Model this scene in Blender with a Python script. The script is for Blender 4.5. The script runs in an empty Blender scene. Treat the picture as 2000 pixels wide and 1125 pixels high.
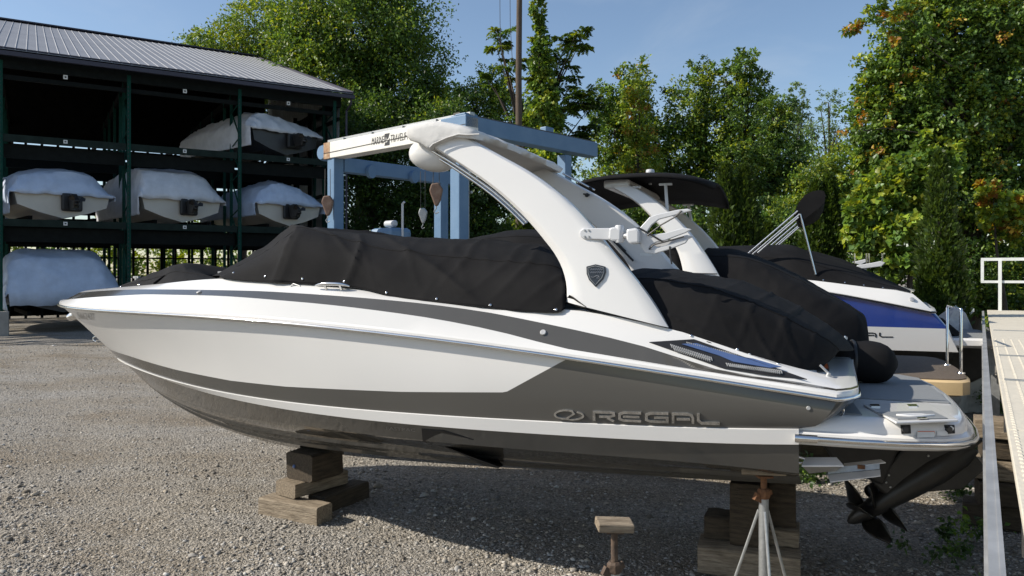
import bpy, bmesh, math, random
import numpy as np
from mathutils import Vector, Matrix, Euler
from mathutils.bvhtree import BVHTree
R = math.radians
SC = bpy.context.scene
COL = SC.collection

# ------------------------------------------------------------------ camera, sky, sun, exposure
H, F, CX, CY = 2.17, 1500.0, 1000.0, 535.0        # eye height (m); survey constants of the photograph (pixels at 2000 wide)
cam = bpy.data.cameras.new('camera'); cam.lens = 27.0; cam.sensor_width = 36.0
cam.shift_y = -(562.5 - CY) / 2000.0; cam.clip_end = 3000; cam.clip_start = 0.05
camo = bpy.data.objects.new('camera', cam); COL.objects.link(camo)
camo.location = (0, 0, H); camo.rotation_euler = (R(90), 0, 0); SC.camera = camo

SUN_AZ, SUN_EL = R(4), R(36)                       # from the left, a little behind the camera
to_sun = Vector((-math.cos(SUN_AZ) * math.cos(SUN_EL), -math.sin(SUN_AZ) * math.cos(SUN_EL), math.sin(SUN_EL)))
wd = bpy.data.worlds.new('World'); SC.world = wd; wd.use_nodes = True
nt = wd.node_tree; bg = nt.nodes['Background']
sky = nt.nodes.new('ShaderNodeTexSky'); sky.sky_type = 'NISHITA'; sky.sun_disc = False
sky.sun_elevation = SUN_EL; sky.sun_rotation = math.atan2(to_sun.x, to_sun.y)
sky.air_density = 1.0; sky.dust_density = 0.7; sky.ozone_density = 1.5; sky.altitude = 100
wt = nt.nodes.new('ShaderNodeTexCoord'); wm = nt.nodes.new('ShaderNodeMapping'); wm.inputs['Scale'].default_value = (1.0, 1.0, 3.2); wm.inputs['Rotation'].default_value = (.15, .1, 0)
wn = nt.nodes.new('ShaderNodeTexNoise'); wn.inputs['Scale'].default_value = 2.3; wn.inputs['Detail'].default_value = 8; wn.inputs['Roughness'].default_value = .58; wn.inputs['Distortion'].default_value = .6
wr = nt.nodes.new('ShaderNodeMapRange'); wr.inputs[1].default_value = .48; wr.inputs[2].default_value = .78; wr.inputs[3].default_value = 0.; wr.inputs[4].default_value = .34; wr.interpolation_type = 'SMOOTHSTEP'
wx = nt.nodes.new('ShaderNodeMix'); wx.data_type = 'RGBA'; wx.inputs[7].default_value = (4.4, 4.9, 5.5, 1)
nt.links.new(wt.outputs['Generated'], wm.inputs[0]); nt.links.new(wm.outputs[0], wn.inputs['Vector']); nt.links.new(wn.outputs[0], wr.inputs[0]); nt.links.new(wr.outputs[0], wx.inputs[0]); nt.links.new(sky.outputs[0], wx.inputs[6])
nt.links.new(wx.outputs[2], bg.inputs[0]); bg.inputs[1].default_value = 0.125
sl = bpy.data.lights.new('sun', 'SUN'); sl.energy = 5.0; sl.angle = R(0.55); sl.color = (1.0, 0.93, 0.82)
so = bpy.data.objects.new('sun', sl); COL.objects.link(so); so.rotation_euler = to_sun.to_track_quat('Z', 'Y').to_euler()
vs = SC.view_settings
vs.view_transform = 'Standard'; vs.look = 'None'; vs.gamma = 1.0; vs.use_curve_mapping = False; vs.exposure = 0.22
SC.cycles.max_bounces = 6; SC.cycles.transparent_max_bounces = 8
SC.cycles.diffuse_bounces = 2; SC.cycles.glossy_bounces = 3; SC.cycles.transmission_bounces = 3

# ------------------------------------------------------------------ materials
def mat(name, col, rough=.5, metal=0., var=0., vs=4., bump=0., bs=40., spec=.5, coat=0., col2=None, stretch=None, detail=4):
    m = bpy.data.materials.new(name); m.use_nodes = True
    n = m.node_tree.nodes; l = m.node_tree.links; b = n['Principled BSDF']
    b.inputs['Base Color'].default_value = (*col, 1); b.inputs['Roughness'].default_value = rough
    b.inputs['Metallic'].default_value = metal; b.inputs['Specular IOR Level'].default_value = spec
    if coat: b.inputs['Coat Weight'].default_value = coat; b.inputs['Coat Roughness'].default_value = .06
    tc = n.new('ShaderNodeTexCoord'); src = tc.outputs['Object']
    if stretch:
        mp = n.new('ShaderNodeMapping'); mp.inputs['Scale'].default_value = stretch; l.new(src, mp.inputs[0]); src = mp.outputs[0]
    if var or col2:
        t = n.new('ShaderNodeTexNoise'); t.inputs['Scale'].default_value = vs; t.inputs['Detail'].default_value = detail; t.inputs['Roughness'].default_value = .6
        l.new(src, t.inputs['Vector'])
        r = n.new('ShaderNodeValToRGB'); l.new(t.outputs[0], r.inputs[0])
        c2 = col2 if col2 else tuple(max(0, c * (1 + var)) for c in col)
        c1 = col if col2 else tuple(max(0, c * (1 - var)) for c in col)
        r.color_ramp.elements[0].position = .3; r.color_ramp.elements[1].position = .7
        r.color_ramp.elements[0].color = (*c1, 1); r.color_ramp.elements[1].color = (*c2, 1)
        l.new(r.outputs[0], b.inputs['Base Color'])
    if bump:
        t2 = n.new('ShaderNodeTexNoise'); t2.inputs['Scale'].default_value = bs; t2.inputs['Detail'].default_value = 5
        l.new(src, t2.inputs['Vector'])
        bm = n.new('ShaderNodeBump'); bm.inputs['Strength'].default_value = bump; bm.inputs['Distance'].default_value = .02
        l.new(t2.outputs[0], bm.inputs['Height']); l.new(bm.outputs[0], b.inputs['Normal'])
    return m

MT = {}
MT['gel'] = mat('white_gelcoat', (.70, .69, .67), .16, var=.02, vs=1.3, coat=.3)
MT['grey'] = mat('graphite_gelcoat', (.080, .077, .070), .13, var=.06, vs=2.5, coat=.3)
MT['greydk'] = mat('bottom_gelcoat', (.088, .084, .076), .07, var=.15, vs=3, coat=.3)
MT['black'] = mat('black_canvas', (.0058, .0058, .0066), .85, col2=(.0135, .013, .0135), vs=2.2, detail=8, bump=.18, bs=500, spec=.14)
MT['canvas'] = mat('white_canvas', (.62, .61, .59), .7, var=.05, vs=5, bump=.15, bs=25, spec=.3)
MT['chrome'] = mat('polished_stainless', (.72, .71, .69), .12, 1.0, var=.08, vs=8)
MT['alu'] = mat('brushed_aluminium', (.46, .46, .455), .5, .55, var=.15, vs=6, bump=.05, bs=80)
MT['alupaint'] = mat('white_powder_coat', (.56, .57, .585), .3, var=.03, vs=8)
MT['rubber'] = mat('black_plastic', (.014, .014, .015), .45, var=.2, vs=20)
MT['drive'] = mat('drive_paint', (.022, .021, .020), .4, var=.3, vs=9, bump=.04, bs=60)
MT['propm'] = mat('prop_metal', (.05, .047, .043), .3, .85, var=.3, vs=12)
MT['blue'] = mat('blue_gelcoat', (.001, .026, .19), .12, var=.1, vs=2, coat=.4)
MT['bluevent'] = mat('blue_vent_plate', (.07, .115, .25), .35, var=.08, vs=8)
MT['padgrey'] = mat('grey_foam_pad', (.20, .21, .215), .8, var=.06, vs=60, bump=.15, bs=300)
MT['padbrown'] = mat('brown_foam_pad', (.105, .082, .062), .85, var=.2, vs=40, bump=.2, bs=120)
MT['tan'] = mat('tan_gelcoat', (.62, .46, .25), .3, var=.06, vs=4)
MT['orange'] = mat('warning_orange', (.55, .11, .02), .5, var=.05)
MT['paper'] = mat('label_white', (.7, .7, .68), .5, var=.05, vs=30)
MT['dark'] = mat('recess_shade', (.01, .01, .011), .6, var=.2)  # near black stands in for the shade inside recesses
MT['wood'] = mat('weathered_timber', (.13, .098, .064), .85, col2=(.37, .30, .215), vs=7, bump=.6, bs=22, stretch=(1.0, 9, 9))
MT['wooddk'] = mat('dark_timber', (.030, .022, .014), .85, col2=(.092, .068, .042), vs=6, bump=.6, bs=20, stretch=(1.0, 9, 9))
MT['rust'] = mat('rusted_steel', (.085, .035, .016), .85, col2=(.23, .105, .042), vs=25, bump=.3, bs=60)
MT['galv'] = mat('galvanised_steel', (.40, .41, .41), .45, .7, var=.15, vs=30)
MT['liftblue'] = mat('lift_blue_paint', (.095, .185, .31), .5, col2=(.13, .225, .35), vs=2.2, bump=.05, bs=15)
MT['liftwhite'] = mat('lift_white_paint', (.74, .72, .66), .45, var=.06, vs=2)
MT['liftrust'] = mat('lift_rust', (.22, .085, .03), .8, col2=(.5, .38, .25), vs=6)
MT['rackgreen'] = mat('rack_green_paint', (.007, .048, .036), .5, var=.2, vs=6, spec=.08)
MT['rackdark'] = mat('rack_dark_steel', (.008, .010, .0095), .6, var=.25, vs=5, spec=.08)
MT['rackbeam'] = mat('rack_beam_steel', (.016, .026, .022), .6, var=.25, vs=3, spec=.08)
MT['roof'] = mat('grey_roof_metal', (.235, .24, .255), .55, .1, var=.10, vs=.8)
MT['rooftrim'] = mat('dark_roof_trim', (.035, .032, .05), .5, var=.12, vs=3)
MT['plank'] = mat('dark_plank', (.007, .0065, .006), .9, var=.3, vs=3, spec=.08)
MT['siding'] = mat('grey_siding', (.34, .36, .37), .5, .1, var=.1, vs=2)
MT['tarp'] = mat('pale_tarp', (.48, .56, .70), .55, var=.12, vs=2.2, bump=.5, bs=7, spec=.35)
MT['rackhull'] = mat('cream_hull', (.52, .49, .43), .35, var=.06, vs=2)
MT['hulldk'] = mat('dark_hull', (.03, .03, .032), .35, var=.2, vs=3)  # dark hull colour of two stored boats
MT['pole'] = mat('pole_wood', (.085, .062, .044), .9, var=.3, vs=4, bump=.5, bs=8, stretch=(6, 6, .6))
MT['bark'] = mat('bark', (.055, .043, .032), .9, var=.35, vs=6, bump=.7, bs=10, stretch=(5, 5, 1))
MT['cable'] = mat('cable_steel', (.09, .085, .08), .6, .5, var=.2)
MT['concrete'] = mat('concrete', (.30, .28, .25), .9, var=.15, vs=4, bump=.2, bs=30)
MT['tarp2'] = mat('white_shrink_wrap', (.58, .60, .64), .5, var=.10, vs=3, bump=.45, bs=9, spec=.4)
MT['ink'] = mat('black_ink', (.012, .012, .013), .5, var=.1)
MT['badge'] = mat('badge_grey', (.035, .04, .047), .3, .4, var=.3, vs=60)
MT['decking'] = mat('cream_deck_panel', (.60, .55, .45), .7, var=.05, vs=6, bump=.25, bs=30)
MT['railwhite'] = mat('rail_white_paint', (.66, .68, .66), .4, var=.06, vs=5)
MT['rock'] = mat('pale_rock', (.42, .40, .37), .9, var=.2, vs=6, bump=.6, bs=12)
MT['glassblk'] = mat('smoked_lens', (.02, .02, .024), .08, var=.1)

# hull topsides: white with a graphite field whose edge is a painted line, given as height against length along the boat
def paint_mat(name, pts, zlo, zhi, ulo, uhi, top, bot):
    m = bpy.data.materials.new(name); m.use_nodes = True
    n = m.node_tree.nodes; l = m.node_tree.links; b = n['Principled BSDF']
    b.inputs['Roughness'].default_value = .16; b.inputs['Coat Weight'].default_value = .3; b.inputs['Coat Roughness'].default_value = .06
    tc = n.new('ShaderNodeTexCoord'); sp = n.new('ShaderNodeSeparateXYZ'); l.new(tc.outputs['Object'], sp.inputs[0])
    mr = n.new('ShaderNodeMapRange'); mr.inputs[1].default_value = ulo; mr.inputs[2].default_value = uhi; l.new(sp.outputs[0], mr.inputs[0])
    fc = n.new('ShaderNodeFloatCurve'); l.new(mr.outputs[0], fc.inputs['Value'])
    c = fc.mapping.curves[0]
    q = sorted([((u - ulo) / (uhi - ulo), (z - zlo) / (zhi - zlo)) for u, z in pts])
    while len(c.points) < len(q): c.points.new(.5, .5)
    for p, (a, bb) in zip(c.points, q): p.location = (a, bb); p.handle_type = 'VECTOR'
    fc.mapping.update()
    m2 = n.new('ShaderNodeMapRange'); m2.inputs[3].default_value = zlo; m2.inputs[4].default_value = zhi; m2.clamp = False
    l.new(fc.outputs[0], m2.inputs[0])
    gt = n.new('ShaderNodeMath'); gt.operation = 'GREATER_THAN'; l.new(sp.outputs[2], gt.inputs[0]); l.new(m2.outputs[0], gt.inputs[1])
    no = n.new('ShaderNodeTexNoise'); no.inputs['Scale'].default_value = 1.5; l.new(tc.outputs['Object'], no.inputs[0])
    mx = n.new('ShaderNodeMix'); mx.data_type = 'RGBA'; l.new(gt.outputs[0], mx.inputs[0])
    mx.inputs[6].default_value = (*bot, 1); mx.inputs[7].default_value = (*top, 1)
    hs = n.new('ShaderNodeHueSaturation'); l.new(mx.outputs[2], hs.inputs['Color'])
    mv = n.new('ShaderNodeMapRange'); mv.inputs[3].default_value = .96; mv.inputs[4].default_value = 1.04; l.new(no.outputs[0], mv.inputs[0]); l.new(mv.outputs[0], hs.inputs['Value'])
    l.new(hs.outputs[0], b.inputs['Base Color'])
    return m

# ------------------------------------------------------------------ mesh helpers
class MB:
    def __init__(s): s.v = []; s.f = []; s.m = []
    def add(s, vs, fs, mi=0):
        o = len(s.v); s.v += [tuple(map(float, p)) for p in vs]
        for f in fs: s.f.append([i + o for i in f]); s.m.append(mi)
    def box(s, c, d, rot=None, mi=0, taper=1.0):
        x, y, z = d[0] / 2, d[1] / 2, d[2] / 2
        P = [Vector((a * x * (taper if e > 0 else 1), b * y * (taper if e > 0 else 1), e * z)) for e in (-1, 1) for b in (-1, 1) for a in (-1, 1)]
        if rot is not None: P = [rot @ p for p in P]
        c = Vector(c)
        s.add([p + c for p in P], [(0, 2, 3, 1), (4, 5, 7, 6), (0, 1, 5, 4), (2, 6, 7, 3), (0, 4, 6, 2), (1, 3, 7, 5)], mi)
    def bar(s, a, b, w, h, mi=0, up=(0, 0, 1)):
        a = Vector(a); b = Vector(b); d = b - a; L = d.length; x = d / L
        y = Vector(up).cross(x)
        if y.length < 1e-4: y = Vector((0, 1, 0)).cross(x)
        y.normalize(); z = x.cross(y)
        M = Matrix((x, y, z)).transposed()
        s.box((a + b) / 2, (L, w, h), M, mi)
    def tube(s, path, r, n=8, mi=0, cap=True):
        P = [Vector(p) for p in path]; k = len(P)
        rr = r if isinstance(r, (list, tuple)) else [r] * k
        rings = []; ref = None
        for i in range(k):
            t = (P[min(i + 1, k - 1)] - P[max(i - 1, 0)]).normalized()
            if ref is None:
                ref = t.orthogonal().normalized()
            ref = (ref - t * ref.dot(t))
            if ref.length < 1e-6: ref = t.orthogonal()
            ref.normalize(); b = t.cross(ref)
            rings.append([P[i] + (ref * math.cos(2 * math.pi * j / n) + b * math.sin(2 * math.pi * j / n)) * rr[i] for j in range(n)])
        s.loft(rings, mi, cap)
    def loft(s, rings, mi=0, cap=True, closed=True):
        n = len(rings[0]); vs = [p for r in rings for p in r]; fs = []
        for i in range(len(rings) - 1):
            for j in range(n if closed else n - 1):
                a = i * n + j; b = i * n + (j + 1) % n
                fs.append((a, b, b + n, a + n))
        if cap and closed:
            fs.append(tuple(range(n - 1, -1, -1))); o = (len(rings) - 1) * n
            fs.append(tuple(range(o, o + n)))
        s.add(vs, fs, mi)
    def grid(s, rows, mi=0, flip=False):
        n = len(rows[0]); vs = [p for r in rows for p in r]; fs = []
        for i in range(len(rows) - 1):
            for j in range(n - 1):
                a = i * n + j; f = (a, a + 1, a + 1 + n, a + n)
                fs.append(f[::-1] if flip else f)
        s.add(vs, fs, mi)
    def slab(s, poly, off, mi=0):                 # closed plate: polygon and the same polygon moved by off
        off = Vector(off); a = [Vector(p) for p in poly]; b = [p + off for p in a]; n = len(a)
        s.add(a + b, [tuple(range(n - 1, -1, -1)), tuple(range(n, 2 * n))] + [(i, (i + 1) % n, n + (i + 1) % n, n + i) for i in range(n)], mi)
    def lathe(s, a, b, prof, n=14, mi=0):          # prof: (fraction along a-b, radius)
        a = Vector(a); b = Vector(b); s.tube([a.lerp(b, t) for t, _ in prof], [r for _, r in prof], n, mi)
    def build(s, name, mats, parent=None, smooth=None, bevel=0, fixn=False):
        me = bpy.data.meshes.new(name); me.from_pydata(s.v, [], s.f); me.update()
        if not isinstance(mats, (list, tuple)): mats = [mats]
        for m in mats: me.materials.append(MT[m] if isinstance(m, str) else m)
        if len(mats) > 1:
            me.polygons.foreach_set('material_index', s.m)
        if fixn:
            b = bmesh.new(); b.from_mesh(me); bmesh.ops.recalc_face_normals(b, faces=b.faces); b.to_mesh(me); b.free()
        if smooth is not None:
            me.polygons.foreach_set('use_smooth', [True] * len(me.polygons)); me.set_sharp_from_angle(angle=R(smooth))
        o = bpy.data.objects.new(name, me); COL.objects.link(o)
        if parent is not None: o.parent = parent
        if bevel:
            md = o.modifiers.new('bevel', 'BEVEL'); md.width = bevel; md.segments = 2; md.limit_method = 'ANGLE'
        return o

def tag(o, label=None, cat=None, group=None, kind=None):
    if label: o['label'] = label
    if cat: o['category'] = cat
    if group: o['group'] = group
    if kind: o['kind'] = kind
    return o
def thing(name, loc=(0, 0, 0), rz=0., label=None, cat=None, group=None):
    o = bpy.data.objects.new(name, None); COL.objects.link(o); o.empty_display_size = .2
    o.location = loc; o.rotation_euler = (0, 0, rz)
    return tag(o, label, cat, group)
def copy_tree(o, parent=None):
    c = o.copy(); COL.objects.link(c); c.parent = parent
    for ch in list(o.children): copy_tree(ch, c)
    return c
def Wd(x, y, d): return Vector(((x - CX) / F * d, d, H - (y - CY) / F * d))   # survey: picture point at a known distance -> place
def Wg(x, y, z=0.):
    d = (H - z) * F / (y - CY); return Vector(((x - CX) / F * d, d, z))

class Frame:                                      # a boat's own axes: u forward, v to port, z up
    def __init__(s, th, ox, oy):
        a = R(th); s.f = np.array([-math.cos(a), math.sin(a)]); s.p = np.array([-math.sin(a), -math.cos(a)]); s.O = np.array([ox, oy]); s.rz = math.pi - a
    def at(s, x, y, v):
        k = (x - CX) / F; b = s.O + s.p * v
        u = (k * b[1] - b[0]) / (s.f[0] - k * s.f[1]); d = b[1] + s.f[1] * u
        return Vector((u, v, H - (y - CY) / F * d))
    def atz(s, x, y, z):
        d = (H - z) * F / (y - CY); q = np.array([(x - CX) / F * d, d]) - s.O
        return Vector((q @ s.f, q @ s.p, z))
    def world(s, u, v, z=0.):
        P = s.O + s.f * u + s.p * v; return Vector((P[0], P[1], z))
    def loc(s, w):
        q = np.array([w[0], w[1]]) - s.O; return Vector((q @ s.f, q @ s.p, w[2]))

def text_mesh(txt, size=1., shear=0., ext=0.):
    c = bpy.data.curves.new('txt', 'FONT'); c.body = txt; c.size = size; c.shear = shear; c.extrude = ext; c.resolution_u = 2
    o = bpy.data.objects.new('txt', c); COL.objects.link(o)
    dg = bpy.context.evaluated_depsgraph_get(); me = bpy.data.meshes.new_from_object(o.evaluated_get(dg))
    v = [tuple(x.co) for x in me.vertices]; f = [tuple(p.vertices) for p in me.polygons]
    bpy.data.objects.remove(o); bpy.data.curves.remove(c); bpy.data.meshes.remove(me)
    return v, f

def fast_mesh(name, co, tris, mats, col=None, mi=None, quads=False, smooth=False):
    k = 4 if quads else 3
    me = bpy.data.meshes.new(name); me.vertices.add(len(co)); me.vertices.foreach_set('co', np.asarray(co, np.float32).ravel())
    n = len(tris); me.loops.add(n * k); me.loops.foreach_set('vertex_index', np.asarray(tris, np.int32).ravel())
    me.polygons.add(n); me.polygons.foreach_set('loop_start', np.arange(0, n * k, k, dtype=np.int32))
    if mi is not None: me.polygons.foreach_set('material_index', np.asarray(mi, np.int32))
    if smooth: me.polygons.foreach_set('use_smooth', np.ones(n, bool))
    for m in mats: me.materials.append(m)
    if col is not None:
        a = me.color_attributes.new('Col', 'FLOAT_COLOR', 'POINT'); a.data.foreach_set('color', np.asarray(col, np.float32).ravel())
    me.update(calc_edges=True)
    return me

# ------------------------------------------------------------------ ground
def ground_mat():
    m = bpy.data.materials.new('gravel'); m.use_nodes = True
    n = m.node_tree.nodes; l = m.node_tree.links; b = n['Principled BSDF']; b.inputs['Roughness'].default_value = .95; b.inputs['Specular IOR Level'].default_value = .15
    tc = n.new('ShaderNodeTexCoord')
    v1 = n.new('ShaderNodeTexVoronoi'); v1.inputs['Scale'].default_value = 38; l.new(tc.outputs['Object'], v1.inputs['Vector'])
    v2 = n.new('ShaderNodeTexVoronoi'); v2.inputs['Scale'].default_value = 95; l.new(tc.outputs['Object'], v2.inputs['Vector'])
    big = n.new('ShaderNodeTexNoise'); big.inputs['Scale'].default_value = .45; big.inputs['Detail'].default_value = 7; big.inputs['Roughness'].default_value = .62
    gm_ = n.new('ShaderNodeMapping'); gm_.inputs['Rotation'].default_value = (0, 0, .35); gm_.inputs['Scale'].default_value = (.75, 1.25, 1); l.new(tc.outputs['Object'], gm_.inputs[0]); l.new(gm_.outputs[0], big.inputs['Vector'])
    base = n.new('ShaderNodeValToRGB'); l.new(big.outputs[0], base.inputs[0])
    e = base.color_ramp.elements; e[0].position = .36; e[0].color = (.235, .20, .155, 1); e[1].position = .64; e[1].color = (.315, .297, .268, 1)
    e2 = e.new(.48); e2.color = (.282, .255, .215, 1)
    sh = n.new('ShaderNodeSeparateXYZ'); l.new(v1.outputs['Color'], sh.inputs[0])
    s2 = n.new('ShaderNodeSeparateXYZ'); l.new(v2.outputs['Color'], s2.inputs[0])
    ad = n.new('ShaderNodeMath'); ad.operation = 'ADD'; l.new(sh.outputs[0], ad.inputs[0]); l.new(s2.outputs[1], ad.inputs[1])
    mr = n.new('ShaderNodeMapRange'); mr.inputs[1].default_value = 0; mr.inputs[2].default_value = 2; mr.inputs[3].default_value = .38; mr.inputs[4].default_value = 1.55; l.new(ad.outputs[0], mr.inputs[0])
    hs = n.new('ShaderNodeHueSaturation'); l.new(base.outputs[0], hs.inputs['Color']); l.new(mr.outputs[0], hs.inputs['Value']); l.new(hs.outputs[0], b.inputs['Base Color'])
    i1 = n.new('ShaderNodeMath'); i1.operation = 'MULTIPLY'; i1.inputs[1].default_value = -1.0; l.new(v1.outputs['Distance'], i1.inputs[0])
    i2 = n.new('ShaderNodeMath'); i2.operation = 'MULTIPLY_ADD'; i2.inputs[1].default_value = -.5; l.new(v2.outputs['Distance'], i2.inputs[0]); l.new(i1.outputs[0], i2.inputs[2])
    bp = n.new('ShaderNodeBump'); bp.inputs['Strength'].default_value = .9; bp.inputs['Distance'].default_value = .020; l.new(i2.outputs[0], bp.inputs['Height']); l.new(bp.outputs[0], b.inputs['Normal'])
    return m
MT['gravel'] = ground_mat()
def gz(x, y):
    return .020 * np.sin(x * .9 + y * .37) + .014 * np.sin(y * 1.7 - x * .6 + 1.0) + .010 * np.sin(x * 2.9 + y * 2.1)
def axis(a, b, st, far):
    mid = list(np.arange(a, b, st)); return [-far, -far * .4, a - 30, a - 8] + mid + [b + 8, b + 30, far * .4, far]
gx = axis(-22, 16, .25, 1500); gy = axis(-6, 34, .25, 1500)
X, Y = np.meshgrid(gx, gy); fade = np.clip(1 - np.maximum(np.abs(X + 3) - 20, np.abs(Y - 14) - 18) / 8, 0, 1)
co = np.stack([X, Y, gz(X, Y) * fade - .012], -1).reshape(-1, 3); nx, ny = len(gx), len(gy)
q = (np.arange(ny - 1)[:, None] * nx + np.arange(nx - 1)[None]).ravel()
me = fast_mesh('ground', co, np.stack([q, q + 1, q + 1 + nx, q + nx], -1), [MT['gravel']], quads=True, smooth=True)
go = bpy.data.objects.new('ground', me); COL.objects.link(go); go['kind'] = 'structure'

def attr_mat(name, rough=.9, trans=0., spec=.3, bump=0.):
    m = bpy.data.materials.new(name); m.use_nodes = True
    n = m.node_tree.nodes; l = m.node_tree.links; b = n['Principled BSDF']; b.inputs['Roughness'].default_value = rough; b.inputs['Specular IOR Level'].default_value = spec
    a = n.new('ShaderNodeAttribute'); a.attribute_name = 'Col'; l.new(a.outputs['Color'], b.inputs['Base Color'])
    if trans:
        t = n.new('ShaderNodeBsdfTranslucent'); hs = n.new('ShaderNodeHueSaturation'); hs.inputs['Value'].default_value = 1.25; hs.inputs['Saturation'].default_value = 1.1; hs.inputs['Hue'].default_value = .485
        l.new(a.outputs['Color'], hs.inputs['Color']); l.new(hs.outputs[0], t.inputs[0])
        mx = n.new('ShaderNodeMixShader'); mx.inputs[0].default_value = trans; l.new(b.outputs[0], mx.inputs[1]); l.new(t.outputs[0], mx.inputs[2])
        l.new(mx.outputs[0], n['Material Output'].inputs[0])
    return m
MT['stone'] = attr_mat('loose_stone'); MT['leaf'] = attr_mat('leaf', .42, .40, .45)

rg = np.random.default_rng(5)
def stones(n):
    py = 640 + (1230 - 640) * rg.random(n) ** .8; px = rg.uniform(-250, 2250, n)
    d = H * F / (py - CY); x = (px - CX) / F * d; y = d
    keep = (d < 24); x, y, d = x[keep], y[keep], d[keep]; n = len(x)
    patch = np.sin(x * 1.3 + 2) * np.sin(y * 1.1) + .6 * np.sin(x * 3.1 + y * 2.3)
    s = np.exp(rg.normal(math.log(.0085), .45, n)) * (1 + .25 * patch); s = np.clip(np.maximum(s, 1.6 * d / F), .004, .05)
    big = rg.random(n) < .005; s[big] *= rg.uniform(1.4, 2.6, big.sum())
    base = np.array([[1, 0, 0], [0, 1, 0], [-1, 0, 0], [0, -1, 0], [.1, .1, 1], [0, 0, -1.], [.6, .6, .55], [-.65, .5, .6], [-.5, -.6, .5], [.6, -.55, .6]])
    tr = np.array([[0, 1, 6], [1, 2, 7], [2, 3, 8], [3, 0, 9], [6, 1, 7], [7, 2, 8], [8, 3, 9], [9, 0, 6], [6, 7, 4], [7, 8, 4], [8, 9, 4], [9, 6, 4]])
    V = base[None] * (1 + rg.normal(0, .18, (n, 10, 3))); V[:, :, 2] *= rg.uniform(.4, .75, n)[:, None]; V[:, :, 1] *= rg.uniform(.5, 1, n)[:, None]
    a = rg.uniform(0, 6.28, n); c, sn = np.cos(a)[:, None], np.sin(a)[:, None]
    vx = V[:, :, 0] * c - V[:, :, 1] * sn; vy = V[:, :, 0] * sn + V[:, :, 1] * c
    P = np.stack([vx, vy, V[:, :, 2]], -1) * s[:, None, None]; P[:, :, 0] += x[:, None]; P[:, :, 1] += y[:, None]; P[:, :, 2] += (gz(x, y) - .012 + s * .15)[:, None]
    t = rg.random((n, 1)); colr = (np.array([.36, .35, .33]) * (1 - t) + np.array([.31, .265, .205]) * t) * rg.uniform(.4, 1.5, (n, 1))
    colr = np.concatenate([colr, np.ones((n, 1))], 1)
    T = (tr[None] + (np.arange(n) * 10)[:, None, None]).reshape(-1, 3)
    me = fast_mesh('gravel_stones', P.reshape(-1, 3), T, [MT['stone']], np.repeat(colr, 10, 0))
    o = bpy.data.objects.new('gravel_stones', me); COL.objects.link(o)
    tag(o, 'loose grey and tan gravel stones scattered over the yard', 'gravel', kind='stuff')
stones(60000)

# ------------------------------------------------------------------ the covered white and graphite motorboat
B1 = Frame(21.5, 2.093, 5.544)
def prof(vm, um, ue, p, q, aft=.03):
    def f(u):
        u = np.asarray(u, float); t = np.clip((u - um) / (ue - um), 0, 1)
        return vm * (1 - t ** p) ** q * (1 - aft * np.clip((um - u) / um, 0, 2) ** 2)
    return f
def pchip(U, Z):
    o = np.argsort(U); x = np.array(U)[o]; y = np.array(Z)[o]; h = np.diff(x); dl = np.diff(y) / h; d = np.zeros_like(y)
    for i in range(1, len(x) - 1):
        if dl[i - 1] * dl[i] > 0:
            w1 = 2 * h[i] + h[i - 1]; w2 = h[i] + 2 * h[i - 1]; d[i] = (w1 + w2) / (w1 / dl[i - 1] + w2 / dl[i])
    d[0] = dl[0]; d[-1] = dl[-1]
    def f(q):
        q = np.asarray(q, float); i = np.clip(np.searchsorted(x, q) - 1, 0, len(h) - 1); t = (q - x[i]) / h[i]; t = np.clip(t, -.5, 1.5)
        return (2 * t ** 3 - 3 * t * t + 1) * y[i] + (t ** 3 - 2 * t * t + t) * h[i] * d[i] + (-2 * t ** 3 + 3 * t * t) * y[i + 1] + (t ** 3 - t * t) * h[i] * d[i + 1]
    return f
def trace(fr, pts, vm, um, p, q, deg, u0, ue=None, aft=.03):
    if ue is None: ue = fr.at(*pts[0], 0.)[0]
    vf = prof(vm, um, ue, p, q, aft); U = []; Z = []
    for x, y in pts:
        v = vm * .8
        for _ in range(40):
            a = fr.at(x, y, v); v = .5 * v + .5 * float(vf(a[0]))
        U.append(a[0]); Z.append(a[2])
    if deg: pz = np.polyfit(U, Z, deg); zf = lambda u, pz=pz: np.polyval(pz, u)
    else: zf = pchip(U, Z)
    return dict(u0=u0, ue=ue, v=vf, z=zf)
NS = 56
S = 1 - (1 - np.linspace(0, 1, NS)) ** 1.7
def sample(L, dv=0., dz=0., s=S):
    u = L['u0'] + (L['ue'] - L['u0']) * s
    v = np.maximum(L['v'](u) + dv, 0); v[-1] = 0
    return np.stack([u, v, L['z'](u) + dz], 1)

L_rail = trace(B1, [(124, 598), (223, 605), (324, 613), (436, 622), (548, 631), (697, 643), (780, 652), (927, 669), (1108, 696), (1180, 708), (1288, 725), (1395, 744), (1460, 752), (1632, 775)], 1.30, 2.2, 2.3, .75, 4, -.20)
L_sl = trace(B1, [(132, 585), (223, 578), (300, 575), (400, 577), (587, 590), (800, 615), (940, 640), (1020, 659), (1095, 679), (1180, 693), (1252, 705), (1429, 733), (1560, 752), (1625, 762)], 1.265, 2.2, 2.3, .78, 0, -.20)
L_su = trace(B1, [(158, 571), (287, 565), (400, 566), (492, 568), (587, 573), (780, 588), (940, 608), (1060, 631), (1180, 657), (1252, 675), (1341, 703), (1429, 728), (1560, 746), (1620, 757)], 1.19, 2.2, 2.3, .80, 0, -.20)
L_co = trace(B1, [(166, 568), (287, 557), (436, 545), (587, 552), (755, 572), (929, 594), (1101, 604), (1304, 641), (1460, 692), (1546, 721), (1605, 742)], 1.10, 2.2, 2.3, .82, 0, -.20)
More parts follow.
